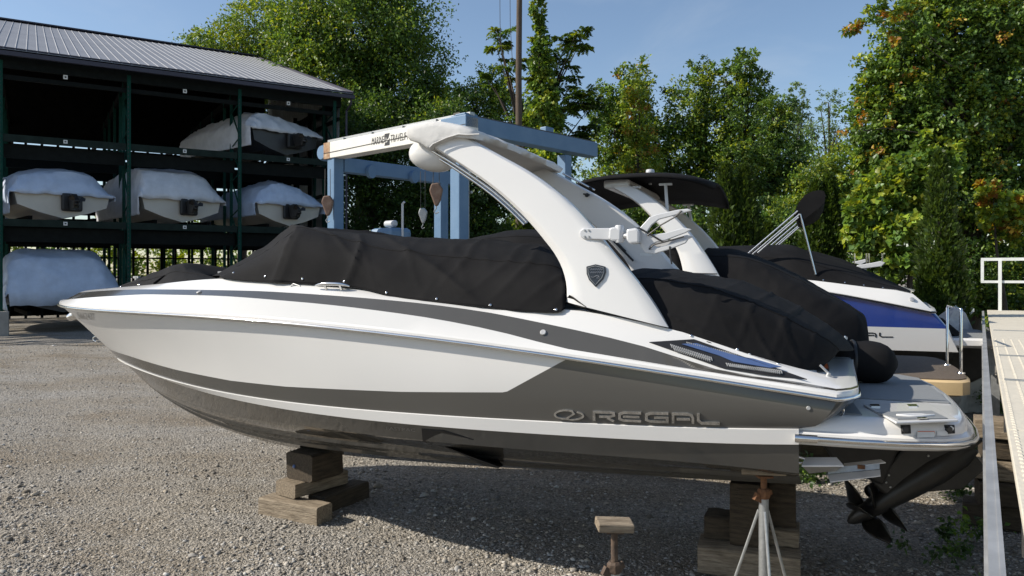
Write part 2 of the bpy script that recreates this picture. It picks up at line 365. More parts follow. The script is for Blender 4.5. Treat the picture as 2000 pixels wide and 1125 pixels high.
L_D = trace(B1, [(231, 700), (324, 738), (436, 766), (548, 783), (697, 797), (780, 805), (980, 820), (1180, 827), (1220, 829), (1558, 837)], 1.235, 1.8, 2.0, .85, 5, 0.)
L_E = trace(B1, [(238, 704), (324, 742), (436, 777), (548, 797), (697, 818), (780, 827), (927, 841), (1180, 855), (1220, 858), (1558, 869)], 1.22, 1.8, 2.0, .88, 5, 0.)
L_F = trace(B1, [(290, 752), (399, 795), (460, 810), (548, 825), (588, 831), (697, 846), (823, 861), (960, 872), (1100, 883), (1220, 893), (1555, 924)], 1.16, 1.6, 1.8, 1.0, 5, 0.)
KP = [(285, 748), (324, 779), (399, 820), (473, 849), (567, 873), (652, 888), (780, 897), (940, 910), (1100, 921), (1220, 928), (1450, 938), (1566, 943)]
kp = [B1.at(x, y, 0.) for x, y in KP]; pk = np.polyfit([p[0] for p in kp], [p[2] for p in kp], 5)
L_K = dict(u0=0., ue=L_F['ue'], v=lambda u: np.zeros_like(u), z=lambda u: np.polyval(pk, u))

def cap_pts(P, w, r=.34):                          # carry a line round the stern to the centreline
    u, v, z = P; out = []
    for a, b in ((.25, .07), (.62, .25), (.92, .55), (1., 1.)): out.append((u - .13 * w * a, max(0, v - r * b * w), z))
    out.append((u - .14 * w, 0., z)); return out
def with_cap(A, w):
    return [tuple(p) for p in A[::-1]] + cap_pts(A[0], w)       # bow -> stern -> round to centre
rail = sample(L_rail); hull_top = sample(L_rail, -.034, -.025)
D = sample(L_D); E_ = sample(L_E); Fc = sample(L_F); K = sample(L_K)
D2 = sample(L_D, .012, -.004); E2 = sample(L_E, .012, .004)
rows = []; mid = []
nR = 9
for i in range(nR):
    f = i / (nR - 1); P = hull_top * (1 - f) + D * f
    w = (1 - S) ** 10; P[:, 0] += w * (hull_top[:, 0] - D[:, 0]) * ((1 - f) ** .4 - (1 - f))
    P[:, 1] += .022 * math.sin(math.pi * f) * (1 - S) - .11 * math.sin(math.pi * f) * np.clip(S - .45, 0, 1) * (1 - S ** 6) * 1.2
    P[-1, 1] = 0
    rows.append(with_cap(P, max(0, 1 - f * 1.15)))
top_rows = rows
low_rows = [with_cap(D, 0), with_cap(D2, 0), with_cap(E2, 0), with_cap(E_, 0)]
bot = [with_cap(E_, 0), with_cap(Fc, 0)]
def mixl(f, dz=0):
    P = Fc * (1 - f) + K * f; P = P.copy(); P[:, 2] += dz * (1 - S ** 8); P[-1] = Fc[-1] * (1 - f) + K[-1] * f; P[-1, 1] = 0; return with_cap(P, 0)
bott = [with_cap(Fc, 0), mixl(.05, -.012), mixl(.35, -.004), mixl(.38, -.028), mixl(.43, -.010), mixl(.68, -.004), mixl(.71, -.028), mixl(.76, -.006), mixl(1.)]
def mirror(rows): return [[(u, -v, z) for u, v, z in r] for r in rows]
def hull_mesh(paint, mats, root, name='hull', groups=None):
    m = MB()
    for rr, mi in groups:
        m.grid(rr, mi); m.grid(mirror(rr), mi, flip=True)
    return m.build(name, [paint] + mats, root, smooth=28, fixn=True)
cpts = [(227, 697), (324, 725), (436, 746), (548, 757), (697, 763), (780, 766), (987, 766.5), (1109, 700), (1125, 690)]
cz = []
for x, y in cpts:
    v = .9
    for _ in range(30):
        a = B1.at(x, y, v); v = .5 * v + .5 * float(.5 * L_D['v'](a[0]) + .5 * L_rail['v'](a[0]))
    cz.append((a[0], a[2]))
cz += [(-.6, 1.75), (cz[-1][0] - .3, 1.75), (8., cz[0][1] + .05)]
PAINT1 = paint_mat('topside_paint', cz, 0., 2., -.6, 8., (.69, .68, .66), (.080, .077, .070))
boat = thing('motorboat', B1.world(0, 0), B1.rz, 'long white and graphite motorboat with tall white arch, propped on timber blocks in front', 'motorboat')
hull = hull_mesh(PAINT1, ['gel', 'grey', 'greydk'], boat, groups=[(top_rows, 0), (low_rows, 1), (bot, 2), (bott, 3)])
# deck
dk = [with_cap(sample(L_rail, -.030, -.022), 1), with_cap(sample(L_rail, .0, -.018), 1), with_cap(sample(L_rail, .0, .020), 1), with_cap(sample(L_rail, -.012, .034), 1)]
sl_, su_, co_ = sample(L_sl), sample(L_su), sample(L_co)
deck_a = dk + [with_cap(sl_, 1)]; deck_b = [with_cap(sl_, 1), with_cap(su_, 1)]
ci = co_.copy(); ci[:, 2] += .03 * ci[:, 1] / 1.1; ci[:, 1] *= .55; cc = co_.copy(); cc[:, 2] += .045 * cc[:, 1] / 1.1; cc[:, 1] = 0
deck_c = [with_cap(su_, 1), with_cap(co_, 1), with_cap(ci, 1), with_cap(cc, 1)]
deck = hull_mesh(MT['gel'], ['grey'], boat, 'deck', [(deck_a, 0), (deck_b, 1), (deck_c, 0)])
def tube_line(A, r, name, mt, root, w=1, n=8):
    path = with_cap(A, w); full = [(u, v, z) for u, v, z in path] ; star = [(u, -v, z) for u, v, z in path[1:-1]][::-1]
    m = MB(); m.tube(full[:-1] + [(full[-1][0], 0, full[-1][2])] + star, r, n); return m.build(name, mt, root, smooth=60)
tube_line(sample(L_rail, .008, -.006), .013, 'rub_rail', 'chrome', boat)

# surveying onto the built hull and deck: where does the sight line through a picture point meet the surface
def bvh_of(*objs):
    v = []; f = []
    for o in objs:
        k = len(v); v += [tuple(x.co) for x in o.data.vertices]; f += [tuple(i + k for i in p.vertices) for p in o.data.polygons]
    return BVHTree.FromPolygons(v, f)
def shooter(fr, bv, v_def=1.2):
    c = fr.loc((0, 0, H))
    def hit(x, y, off=.0):
        w = Wd(x, y, 10.); dl = (fr.loc(w) - c).normalized()
        p, n, i, d = bv.ray_cast(c, dl)
        if p is None: a = fr.at(x, y, v_def); return a, Vector((0, 1, 0))
        if n.dot(dl) > 0: n = -n
        return p + n * off, n
    return hit
HIT = shooter(B1, bvh_of(hull, deck))
def decal(px, off, th, name, mt, root, hit=None, bev=0):
    hit = hit or HIT; P = [hit(x, y) for x, y in px]
    n = sum((q[1] for q in P), Vector()).normalized(); a = [q[0] + n * off for q in P]
    m = MB(); m.slab(a, n * th); return m.build(name, mt, root, fixn=True, bevel=bev)
def ribbon(pts, t):                                # a stroke with mitred corners, in glyph space
    P = [Vector((a, b)) for a, b in pts]; l = []; r = []
    for i, p in enumerate(P):
        d1 = (P[i] - P[i - 1]).normalized() if i else None; d2 = (P[i + 1] - P[i]).normalized() if i < len(P) - 1 else None
        d = ((d1 or d2) + (d2 or d1)).normalized(); nrm = Vector((-d.y, d.x)); k = 1 / max(.5, nrm.dot(Vector((-(d2 or d1).y, (d2 or d1).x))))
        l.append(p + nrm * t / 2 * k); r.append(p - nrm * t / 2 * k)
    return l, r
GL = {'R': [[(.1, 0), (.1, .9), (1.5, .9), (1.88, .82), (1.9, .6), (1.5, .45), (.55, .45)], [(1.3, .33), (1.9, .0)]],
      'E': [[(2, .9), (.5, .9), (.14, .75), (.14, .25), (.5, .1), (2, .1)], [(.42, .5), (1.85, .5)]],
      'G': [[(2, .9), (.5, .9), (.14, .75), (.14, .25), (.5, .1), (1.9, .1), (1.9, .5), (.8, .5)]],
      'A': [[(.1, 0), (.1, .9), (1.45, .9), (1.8, .78), (1.9, .55), (1.9, 0)], [(.42, .42), (1.65, .42)]],
      'L': [[(.1, 1), (.1, .35), (.4, .1), (2, .1)]]}
def strokes(lines, quad, t, off, th, name, mt, root, hit):
    # quad: picture corners tl, tr, br, bl of the glyph box [0..w]x[0..1]
    m = MB(); tl, tr, br, bl = [Vector(q) for q in quad]; w = 2.0
    for ln in lines:
        dense = []
        for a, b in zip(ln[:-1], ln[1:]): dense.append(a)
        dense.append(ln[-1]); l, r = ribbon(dense, t); A = []
        for p in (l, r):
            row = []
            for q in p:
                a = q.x / w; b = q.y; P = (bl * (1 - a) + br * a) * (1 - b) + (tl * (1 - a) + tr * a) * b
                row.append(hit(P.x, P.y))
            A.append(row)
        rings = [[a[0] + a[1] * off, b[0] + b[1] * off, b[0] + b[1] * (off + th), a[0] + a[1] * (off + th)] for a, b in zip(*A)]
        m.loft(rings, 0, True)
    return m.build(name, mt, root, fixn=True, bevel=0)
def word(quad_xs, y0l, y1l, y0r, y1r, chars, hit, root, mt='chrome', th=.012, t=.24, name='letter'):
    xl, xr = quad_xs[0][0], quad_xs[-1][1]
    for ch, (a, b) in zip(chars, quad_xs):
        fa = (a - xl) / (xr - xl); fb = (b - xl) / (xr - xl)
        g = lambda f, p, q: p + (q - p) * f
        strokes(GL[ch], [(a, g(fa, y0l, y0r)), (b, g(fb, y0l, y0r)), (b, g(fb, y1l, y1r)), (a, g(fa, y1l, y1r))], t, .001, th, name, mt, root, hit)
word([(1159, 1202), (1208, 1253), (1260, 1306), (1313, 1356), (1362, 1406)], 802, 820, 807, 828, 'REGAL', HIT, boat)
MT['darkchrome'] = mat('dark_chrome', (.42, .41, .39), .22, .75, var=.3, vs=40)
for o in list(boat.children):
    if o.name.startswith('letter'): o.data.materials[0] = MT['darkchrome']
def arc(cx, cy, rx, ry, a0, a1, n=12): return [((cx + rx * math.cos(R(a0 + (a1 - a0) * i / n))), (cy + ry * math.sin(R(a0 + (a1 - a0) * i / n)))) for i in range(n + 1)]
strokes([arc(.75, .5, .68, .42, 330, 20 - 0, 1)[:0] or arc(.80, .52, .74, .42, 285, 60, 14) + [(1.3, .62), (.78, .12)], arc(1.12, .45, .78, .40, 62, -92, 12) + [(.95, .08)]],
        [(1083, 799), (1143, 800), (1143, 820), (1083, 819)], .14, .001, .012, 'emblem', 'darkchrome', boat, HIT)
# small lettering: registration and the hull name, flat print
def print_on(txt, quad, mt, root, hit, name, off=.0015):
    v, f = text_mesh(txt); xs = [p[0] for p in v]; ys = [p[1] for p in v]; x0, x1, y0, y1 = min(xs), max(xs), min(ys), max(ys)
    tl, tr, br, bl = [Vector(q) for q in quad]; out = []
    for p in v:
        a = (p[0] - x0) / (x1 - x0); b = (p[1] - y0) / (y1 - y0); P = (bl * (1 - a) + br * a) * (1 - b) + (tl * (1 - a) + tr * a) * b
        h, n = hit(P.x, P.y); out.append(h + n * off)
    m = MB(); m.add(out, f); return m.build(name, mt, root)
MT['regnum'] = mat('registration_grey', (.22, .21, .19), .4, var=.05)
print_on('5662437', [(150, 610), (184, 612), (187, 625), (154, 623)], 'regnum', boat, HIT, 'registration_number')
MT['namegrey'] = mat('name_grey', (.16, .155, .145), .4, var=.05)
print_on('FASTRAC', [(754, 833), (811, 837), (811, 843), (755, 839)], 'namegrey', boat, HIT, 'hull_name')
# dark patch put in for the shade in the notch of the stepped bottom
decal([(824, 837), (868, 840), (925, 858), (975, 898), (983, 908), (974, 913), (945, 909), (915, 892), (870, 872), (826, 861)], .002, .004, 'hull_step_shade', 'dark', boat)
# engine vent
decal([(1268, 669.5), (1355, 664), (1576, 742), (1500, 734), (1414, 720.5)], .001, .008, 'vent_panel', 'rubber', boat)
vp = decal([(1331, 674.5), (1360, 673), (1400, 686), (1443, 698.5), (1470, 703), (1526, 719), (1503, 721), (1432, 709), (1404, 697)], .012, .006, 'vent_plate', 'bluevent', boat)
def louver(p, q, n, dx, dy):
    for i in range(n):
        f = i / (n - 1); x = p[0] + (q[0] - p[0]) * f; y = p[1] + (q[1] - p[1]) * f
        a, na = HIT(x, y, .012); b, nb = HIT(x + dx, y + dy, .012)
        m.tube([a, (a + b) / 2 + na * .006, b], .0034, 5)
m = MB()
louver((1310, 674), (1388, 699), 22, 3, 7); louver((1316, 682), (1384, 703), 18, 3, 5); louver((1341, 670), (1440, 694), 26, 3, 4); louver((1418, 711), (1524, 726), 28, 3, 6); louver((1424, 715), (1520, 730), 24, 3, 3)
o = m.build('louvre', 'alu', boat, smooth=60); o['kind'] = 'stuff'
# deck fittings
def puck(x, y, r, h, mt, name, root, hit=None, dome=False, n=14):
    p, nn = (hit or HIT)(x, y); m = MB()
    pr = [(0, r), (.7, r), (.9, r * .85), (1, r * .5)] if dome else [(0, r), (.8, r), (1, r * .85)]
    m.lathe(p - nn * .002, p + nn * h, pr, n); return m.build(name, mt, root, smooth=40)
puck(1061, 650, .020, .012, 'alu', 'drain_fitting', boat); puck(389, 571.5, .020, .012, 'alu', 'drain_fitting', boat); puck(1579, 797, .012, .008, 'alu', 'drain_fitting', boat)
def cleat(x, y, L, root, hit=None):
    p, n = (hit or HIT)(x, y); m = MB(); up = Vector((0, 0, 1)); fw = Vector((1, 0, 0)); fw = (fw - n * fw.dot(n)).normalized(); sd = n.cross(fw)
    for s in (-.22, .22): m.lathe(p + fw * L * s, p + fw * L * s + n * .05, [(0, .012), (.2, .009), (1, .009)], 8)
    m.tube([p + fw * L * t + n * (.052 - .02 * abs(2 * t) ** 3) for t in np.linspace(-.5, .5, 9)], [.006, .010, .013, .014, .014, .014, .013, .010, .006], 8)
    return m.build('cleat', 'chrome', root, smooth=60)
cleat(652, 565, .30, boat)
p, n = HIT(576, 559.5); m = MB(); m.tube([p + Vector((.04, 0, 0)), p + Vector((.015, 0, .022)), p + Vector((-.05, 0, .004))], .004, 6); m.build('deck_clip', 'alu', boat, smooth=60)
# bow eyes, bow light
p = B1.at(141, 616, .0); m = MB(); m.lathe(p + Vector((.05, 0, -.03)), p + Vector((-.05, 0, .01)), [(0, .01), (.15, .04), (.6, .045), (1, .03)], 12); m.build('bow_roller', 'chrome', boat, smooth=40)
p = B1.at(190, 662, .0); m = MB(); m.tube([p + Vector((.0, .01, .03)), p + Vector((.045, .01, .015)), p + Vector((.045, .01, -.015)), p + Vector((0, .01, -.03))], .007, 8); m.build('bow_eye', 'chrome', boat, smooth=60)
for x, y in ((267, 546), (433, 537)):
    p = B1.at(x, y + 4, .05); m = MB(); m.lathe(p - Vector((0, 0, .02)), p + Vector((0, 0, .05)), [(0, .02), (.5, .018), (1, .02)], 10); m.box(p + Vector((0, 0, .045)), (.07, .03, .02)); m.build('navigation_light', 'alu', boat, smooth=40)
# lifting ring, stern
p = B1.at(1624, 797, 1.05); m = MB(); m.tube([p + Vector((-.01 - .055 * math.sin(a), .04 * math.sin(a) + .02, .055 * math.cos(a))) for a in np.linspace(0, 2 * math.pi, 17)], .006, 6, cap=False); m.build('tow_ring', 'chrome', boat, smooth=60)

# canvas covers: a skin lofted over hem, ridge and centre lines, with drape folds pressed in
def resample(P, n):
    P = np.array([tuple(p) for p in P], float); t = np.concatenate([[0], np.cumsum(np.linalg.norm(np.diff(P, axis=0), axis=1))]); t /= t[-1]
    return np.stack([pchip(t, P[:, k])(np.linspace(0, 1, n)) for k in range(3)], 1)
def canvas(lines, name, mt, root, n=60, rows_per=7, fold=.006, seed=1, close=True, thick=.004, symm=True, sag=0.):
    rng = np.random.default_rng(seed); L = [resample(l, n) for l in lines]
    if symm: L = L + [l * np.array([1, -1, 1]) for l in L[-2::-1]]
    k = len(L); nr = (k - 1) * rows_per + 1; G = np.zeros((nr, n, 3)); tt = np.arange(k)
    A = np.stack(L)                                # k,n,3
    for c in range(3):
        for j in range(n): G[:, j, c] = pchip(tt, A[:, j, c])(np.linspace(0, k - 1, nr))
    a = np.linspace(0, 1, n)[None]; b = np.linspace(0, 1, nr)[:, None]; w = np.zeros((nr, n))
    for _ in range(14):
        fx, fy, ph = rng.uniform(2, 16), rng.uniform(-9, 9), rng.uniform(0, 6.28)
        ridge = 1 - np.abs(np.sin((fx * a + fy * b) * 1.6 + ph + .8 * np.sin(3 * b + ph)))
        w += ridge ** 6 * rng.uniform(.2, 1) * np.exp(-((a - rng.random()) ** 2) / .06 - ((b - rng.random()) ** 2) / .12)
    G[:, :, 2] += fold * w * np.sin(np.pi * b) ** .3; G[:, :, 1] += np.sign(G[:, :, 1]) * fold * w * .7
    m = MB(); m.grid([[tuple(p) for p in r] for r in G])
    o = m.build(name, mt, root, smooth=50, fixn=True)
    for ri in sorted(set([rows_per * (len(lines) - 2), nr - 1 - rows_per * (len(lines) - 2), 0])):
        ms = MB(); ms.tube([G[ri, j] + np.array([0, .0, .001]) for j in range(1, n - 1)], .0045, 5); ms.build('seam', mt, o, smooth=60)
    if thick: md = o.modifiers.new('solid', 'SOLIDIFY'); md.thickness = thick; md.offset = -1
    return o
def q(x, y, v): return tuple(B1.at(x, y, v))
def hd(x, y, off=.012): p, n = HIT(x, y, off); return tuple(p)
hem = [q(430, 541, .93), q(436, 543, .97), q(493, 549, 1.04), q(587, 554, 1.08), q(707, 564, 1.10), q(757, 577, 1.13), q(800, 583, 1.14), q(929, 598, 1.15), q(1041, 609, 1.15), q(1090, 610, 1.14), q(1103, 603, 1.12)]
h2 = [q(431, 540, .88), q(440, 537, .9), q(497, 520, .97), q(590, 500, 1.02), q(707, 520, 1.05), q(757, 535, 1.07), q(800, 543, 1.07), q(929, 556, 1.08), q(1041, 562, 1.08), q(1090, 565, 1.06), q(1104, 562, 1.05)]
rid = [q(433, 539, .7), q(445, 533, .68), q(520, 492, .66), q(592, 449, .70), q(660, 464, .80), q(733, 483, .84), q(800, 495, .86), q(929, 507, .88), q(1041, 516, .88), q(1085, 521, .86), q(1102, 530, .84)]
cen = [q(430, 539, 0), q(445, 531, 0), q(520, 488, 0), q(590, 446, 0), q(640, 451, 0), q(720, 459, 0), q(800, 464, 0), q(929, 469, 0), q(1041, 478, 0), q(1085, 485, 0), q(1100, 490, 0)]
cover = canvas([hem, h2, rid, cen], 'cockpit_cover', 'black', boat, n=120, rows_per=12, fold=.034, seed=4)
COVHIT = shooter(B1, bvh_of(cover, deck))
for x, y in ((456, 533), (518, 540), (591, 545), (672, 550), (755, 572), (853, 584), (958, 596), (1086, 605)):
    puck(x, y, .010, .007, 'chrome', 'snap', cover, COVHIT, True, 8)
# bow cockpit cover
bh = [q(232, 563, .05), q(268, 560, .30), q(310, 556, .50), q(345, 553, .66), q(390, 549, .80), q(425, 545, .86)]
bm_ = [q(233, 560, .03), q(272, 551, .2), q(312, 541, .3), q(345, 531, .38), q(385, 536, .48), q(424, 543, .52)]
bc = [q(232, 559, 0), q(272, 545, 0), q(312, 530, 0), q(368, 514, 0), q(395, 526, 0), q(415, 539, 0)]
bcov = canvas([bh, bm_, bc], 'bow_cover', 'black', boat, n=40, fold=.012, seed=9)
BH = shooter(B1, bvh_of(bcov, deck))
for x, y in ((236, 560), (272, 556)): puck(x, y, .010, .007, 'chrome', 'snap', bcov, BH, True, 8)
m = MB(); m.tube([q(300, 554, .46), q(322, 538, .36), q(345, 542, .42), q(366, 548, .66)], .011, 6); m.build('cover_seam', 'black', bcov, smooth=60)
# aft cover over sunpad and engine hatch
ah = [q(1180, 616, 1.02), q(1240, 628, 1.06), q(1306, 641, 1.08), q(1364, 662, 1.08), q(1444, 688, 1.06), q(1500, 706, 1.03), q(1551, 722, .98), q(1590, 721, .84), q(1612, 712, .70)]
am = [q(1180, 590, .99), q(1245, 600, 1.02), q(1310, 612, 1.03), q(1370, 625, 1.03), q(1450, 650, 1.0), q(1510, 672, .96), q(1565, 694, .90), q(1606, 700, .78), q(1630, 697, .64)]
ar = [q(1200, 545, .86), q(1260, 545, .88), q(1340, 555, .88), q(1410, 572, .86), q(1480, 597, .84), q(1535, 622, .80), q(1585, 648, .74), q(1622, 668, .66), q(1640, 686, .56)]
ac = [q(1260, 524, .0), q(1320, 528, .0), q(1390, 540, .0), q(1450, 552, .0), q(1520, 580, .0), q(1570, 606, .0), q(1615, 634, .0), q(1650, 660, .0), q(1668, 682, 0)]
acov = canvas([ah, am, ar, ac], 'sunpad_cover', 'black', boat, n=90, rows_per=10, fold=.017, seed=12)
AH = shooter(B1, bvh_of(acov, deck))
for x, y in ((1440, 683), (1464, 692), (1350, 656), (1520, 711)): puck(x, y, .009, .007, 'chrome', 'snap', acov, AH, True, 8)

# stern moulding hardware: switch plate, lever, stickers
decal([(1592, 713), (1617, 712), (1619, 727), (1596, 728)], .001, .006, 'switch_plate', 'rubber', boat)
decal([(1604, 714), (1615, 713), (1617, 722), (1608, 722)], .008, .002, 'warning_sticker', 'orange', boat)
p, n = HIT(1617, 734); m = MB(); m.lathe(p, p + n * .02, [(0, .014), (1, .012)], 10); m.tube([p + n * .015, p + n * .015 + Vector((.05, 0, .05))], .008, 6); m.build('filler_cap', 'alu', boat, smooth=40)

# swim platform
half = [(.02, 1.205), (-.30, 1.195), (-.55, 1.165), (-.74, 1.11), (-.84, 1.05), (-.90, .97), (-.94, .85), (-.975, .6), (-.99, .3), (-.995, 0)]
def plan(sc, ins, z, h=half):
    P = [(u + (ins if u < -.05 else 0) * (1 if u < -.6 else .3), max(0, v - ins), z) for u, v in h]
    return P + [(u, -v, zz) for u, v, zz in P[-2::-1]]
ZP = 1.352
m = MB()
m.loft([plan(1, .10, 1.17), plan(1, .02, 1.185), plan(1, .004, 1.20), plan(1, .004, 1.255), plan(1, .03, 1.268), plan(1, .035, 1.305), plan(1, .05, 1.330), plan(1, .075, ZP - .004), plan(1, .11, ZP)], 0, True)
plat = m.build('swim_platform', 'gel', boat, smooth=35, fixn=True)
m = MB(); m.tube([(u, v, 1.228) for u, v, z in plan(1, -.008, 0)], .016, 8); m.build('platform_rub_rail', 'chrome', boat, smooth=60)
PH = shooter(B1, bvh_of(plat, hull, deck))
def flat(px, z, th, name, mt, root, bev=0):
    m = MB(); m.slab([tuple(B1.atz(x, y, z)) for x, y in px], (0, 0, th)); return m.build(name, mt, root, fixn=True, bevel=bev)
m = MB(); m.slab([(-.13, .42, ZP + .001), (-.12, -.98, ZP + .001), (-.72, -.98, ZP + .001), (-.84, -.80, ZP + .001), (-.88, 0, ZP + .001), (-.875, .42, ZP + .001)], (0, 0, .007)); m.build('foam_pad', 'padgrey', boat)
m = MB(); m.slab([(-.06, 1.06, ZP + .001), (-.10, .47, ZP + .001), (-.30, .47, ZP + .001), (-.34, 1.06, ZP + .001)][::-1], (0, 0, .007)); m.build('foam_pad', 'padgrey', boat)
lid = flat([(1686, 793), (1812, 790), (1872, 824), (1750, 829)], ZP + .002, .014, 'ladder_hatch', 'gel', boat, .006)
flat([(1712, 806), (1820, 803), (1851, 818), (1754, 819.5)], ZP + .017, .004, 'foam_pad', 'padgrey', lid)
hp = [B1.atz(x, y, ZP + .024) for x, y in ((1752, 811), (1775, 810), (1800, 810), (1823, 811), (1800, 813), (1775, 813), (1752, 811))]
m = MB(); m.tube(hp, .008, 8); m.build('pull_handle', 'gel', lid, smooth=60)
flat([(1790, 816), (1806, 815.5), (1812, 818), (1794, 818.5)], ZP + .022, .004, 'latch', 'chrome', lid)
for x in (1708, 1781):
    flat([(x - 10, 791), (x + 9, 791), (x + 11, 795), (x - 6, 795)], ZP + .0165, .006, 'hinge', 'chrome', lid)
for x, y in ((1769, 839), (1854, 839)):
    sc = decal([(x - 11, y - 9), (x + 9, y - 9), (x + 10, y + 8), (x - 9, y + 9)], .001, .006, 'ladder_socket', 'dark', plat, PH, .003)
    p, n = PH(x - 3, y); m = MB(); m.lathe(p + n * .004, p + n * .02, [(0, .017), (.9, .017), (1, .012)], 12); m.build('tube_end', 'drive', sc, smooth=40)
st = decal([(1791, 842), (1824, 842), (1824, 855), (1791, 855)], .004, .002, 'warning_sticker', 'paper', plat, PH)
decal([(1791, 842), (1824, 842), (1824, 846.5), (1791, 846.5)], .0075, .001, 'sticker_band', 'orange', st, PH)
decal([(1829, 842), (1850, 842), (1850, 852), (1829, 852)], .004, .0015, 'name_sticker', 'paper', plat, PH)
p, n = PH(1571, 861); m = MB(); m.tube([(.02, 1.222, 1.228), (-.02, 1.222, 1.228), (-.10, 1.218, 1.228)], .024, 10); m.build('rail_end_cap', 'chrome', boat, smooth=60)
# rolled black bolster lying on the platform
rb = thing('canvas_bolster', B1.world(-.55, -.55, ZP), B1.rz, 'fat black rolled canvas bag lying on the swim platform', 'canvas bag')
m = MB(); A = B1.at(1752, 716, -.42) - Vector((-.55, -.55, ZP)); A.z = .15; Bq = A + Vector((.62, .10, .03))
ring = []
for t, r in zip(np.linspace(0, 1, 18), [.03, .10, .135, .150, .155, .158, .156, .150, .146, .150, .155, .152, .15, .14, .14, .13, .09, .03]):
    c = A.lerp(Bq, t); ax = (Bq - A).normalized(); a1 = ax.orthogonal().normalized(); a2 = ax.cross(a1)
    ring.append([c + (a1 * math.cos(k * .35) + a2 * math.sin(k * .35)) * r * (1 + .03 * math.sin(5 * k * .35 + t * 9)) for k in range(18)])
m.loft(ring); m.build('roll', 'black', rb, smooth=60, fixn=True)
m = MB(); c = A.lerp(Bq, .5); m.tube([c + (a1 * math.cos(k * .3) + a2 * math.sin(k * .3)) * .152 for k in range(22)], .012, 6); m.build('strap', 'rubber', rb, smooth=60)

# the arch: two leaning legs that sweep forward to a capped crossbar
FR = [(1105, 590), (1105, 564), (1101, 540), (1093, 517), (1079, 492), (1062, 470), (1040, 443), (1015, 416), (968, 373), (938, 350), (909, 330), (877, 309), (842, 288), (815, 272)]
RE = [(1304, 640), (1287, 612), (1269, 584), (1250, 558), (1230, 533), (1212, 512), (1191, 487), (1168, 458), (1135, 420), (1093, 379), (1034, 336), (968, 299), (905, 264), (872, 247)]
def varch(z): return 1.15 - max(0, z - 1.62) * .125
def lean(x, y):
    v = 1.1
    for _ in range(25): a = B1.at(x, y, v); v = varch(a[2])
    return a
ca, cb = resample([lean(*p) for p in FR], 40), resample([lean(*p) for p in RE], 40)
def leg(sgn, name):
    rings = []
    for a, b in zip(ca, cb):
        d = b - a; L = np.linalg.norm(d); d /= L; th = .075
        pts = [(0, -.5), (.0, .5), (.08, .92), (.2, 1.0), (.5, 1.03), (.8, 1.0), (.93, .92), (1, .5), (1, -.5), (.93, -.95), (.5, -1.05), (.07, -.95)]
        rings.append([(a[0] + d[0] * L * t, sgn * (a[1] + d[1] * L * t - .05 + th * .7 * k), a[2] + d[2] * L * t) for t, k in pts])
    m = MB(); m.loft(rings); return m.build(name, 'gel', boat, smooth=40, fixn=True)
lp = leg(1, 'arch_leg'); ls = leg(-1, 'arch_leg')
AR = shooter(B1, bvh_of(lp, ls, deck))
# crossbar
tp, tb = ca[-1], cb[-1]; tc_ = (np.array(ca[-3]) + np.array(cb[-3])) / 2
rings = []
for v in np.linspace(-1, 1, 15):
    w = (1 - abs(v) ** 6) * .05; c = Vector(((tp[0] + tb[0]) / 2 + .02 * (1 - v * v), v * (tp[1] - .05), (tp[2] + tb[2]) / 2 + w))
    d = Vector((tb[0] - tp[0], 0, tb[2] - tp[2])) * .5; nn = Vector((d.z, 0, -d.x)).normalized()
    rings.append([c + d * math.cos(a) * .95 + nn * math.sin(a) * .07 for a in np.linspace(0, 2 * math.pi, 14, endpoint=False)])
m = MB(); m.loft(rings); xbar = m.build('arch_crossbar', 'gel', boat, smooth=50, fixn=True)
# white canvas boot pulled over the crossbar and the tops of the legs
bpx = [(787, 246), (793, 240), (810, 235), (832, 231), (856, 230), (880, 233), (905, 240), (926, 248), (934, 256), (930, 266), (912, 265), (896, 263), (872, 270), (856, 276), (846, 282), (839, 290), (830, 284), (816, 276), (800, 268), (790, 258)]
sec = np.array([tuple(B1.at(x, y, .99)) for x, y in bpx]); sc0 = sec.mean(0); rings = []
bv_ = list(np.concatenate([[1.005, 1.0, .985, .96, .93], np.linspace(.88, -.88, 40), [-.93, -.96, -.985, -1.0, -1.005]]))
for v in bv_:
    e = abs(v); sh = .55 if e > 1.003 else .86 if e > .99 else .95 if e > .97 else 1.0
    mid_ = 1 - .10 * (1 - (e / .95) ** 2 if e < .95 else 0); r = []
    for k, pnt in enumerate(sec):
        dd = pnt - sc0; wv = 1 + .05 * (1 - abs(math.sin(v * 9 + k * .55))) ** 3 + .06 * (1 - abs(math.sin(v * 14 - k * .8 + 1))) ** 4 - .03 + .02 * math.sin(k * 2.1 + v * 7)
        lift = .03 * (1 - e * e) - .02
        r.append((sc0[0] + dd[0] * sh * wv * mid_, v, sc0[2] + dd[2] * sh * wv * mid_ + lift))
    rings.append(r)
m = MB(); m.loft(rings); boot = m.build('arch_boot', 'canvas', boat, smooth=70, fixn=True)
m = MB(); m.tube([Vector((*(B1.at(x, y, 1.012)),)) for x, y in ((936, 262), (912, 263), (896, 262), (872, 269), (846, 281), (839, 288))], .006, 6); m.build('boot_hem', 'canvas', boot, smooth=60)
# white dome lamp under the front of the arch
p = B1.at(838, 300, .80); m = MB()
for i in range(1): pass
rr = []
for t in np.linspace(0, math.pi, 14):
    rr.append((.5 - .5 * math.cos(t), .115 * math.sin(t) ** .8 + .002))
m.lathe(p + Vector((.14, .04, .02)), p + Vector((-.20, -.04, -.06)), rr, 20); m.build('tower_speaker', 'gel', boat, smooth=60)
# stainless folding-top tubes tucked under both legs
for sg in (1, -1):
    for off in (.0, .03):
        pa = [Vector((a[0] + .012 + off, sg * (a[1] - .07 - off), a[2] - .022 - off * .4)) for a in ca[15:38]]
        m = MB(); m.tube(pa, .0115, 8); m.build('top_tube', 'chrome', boat, smooth=60)
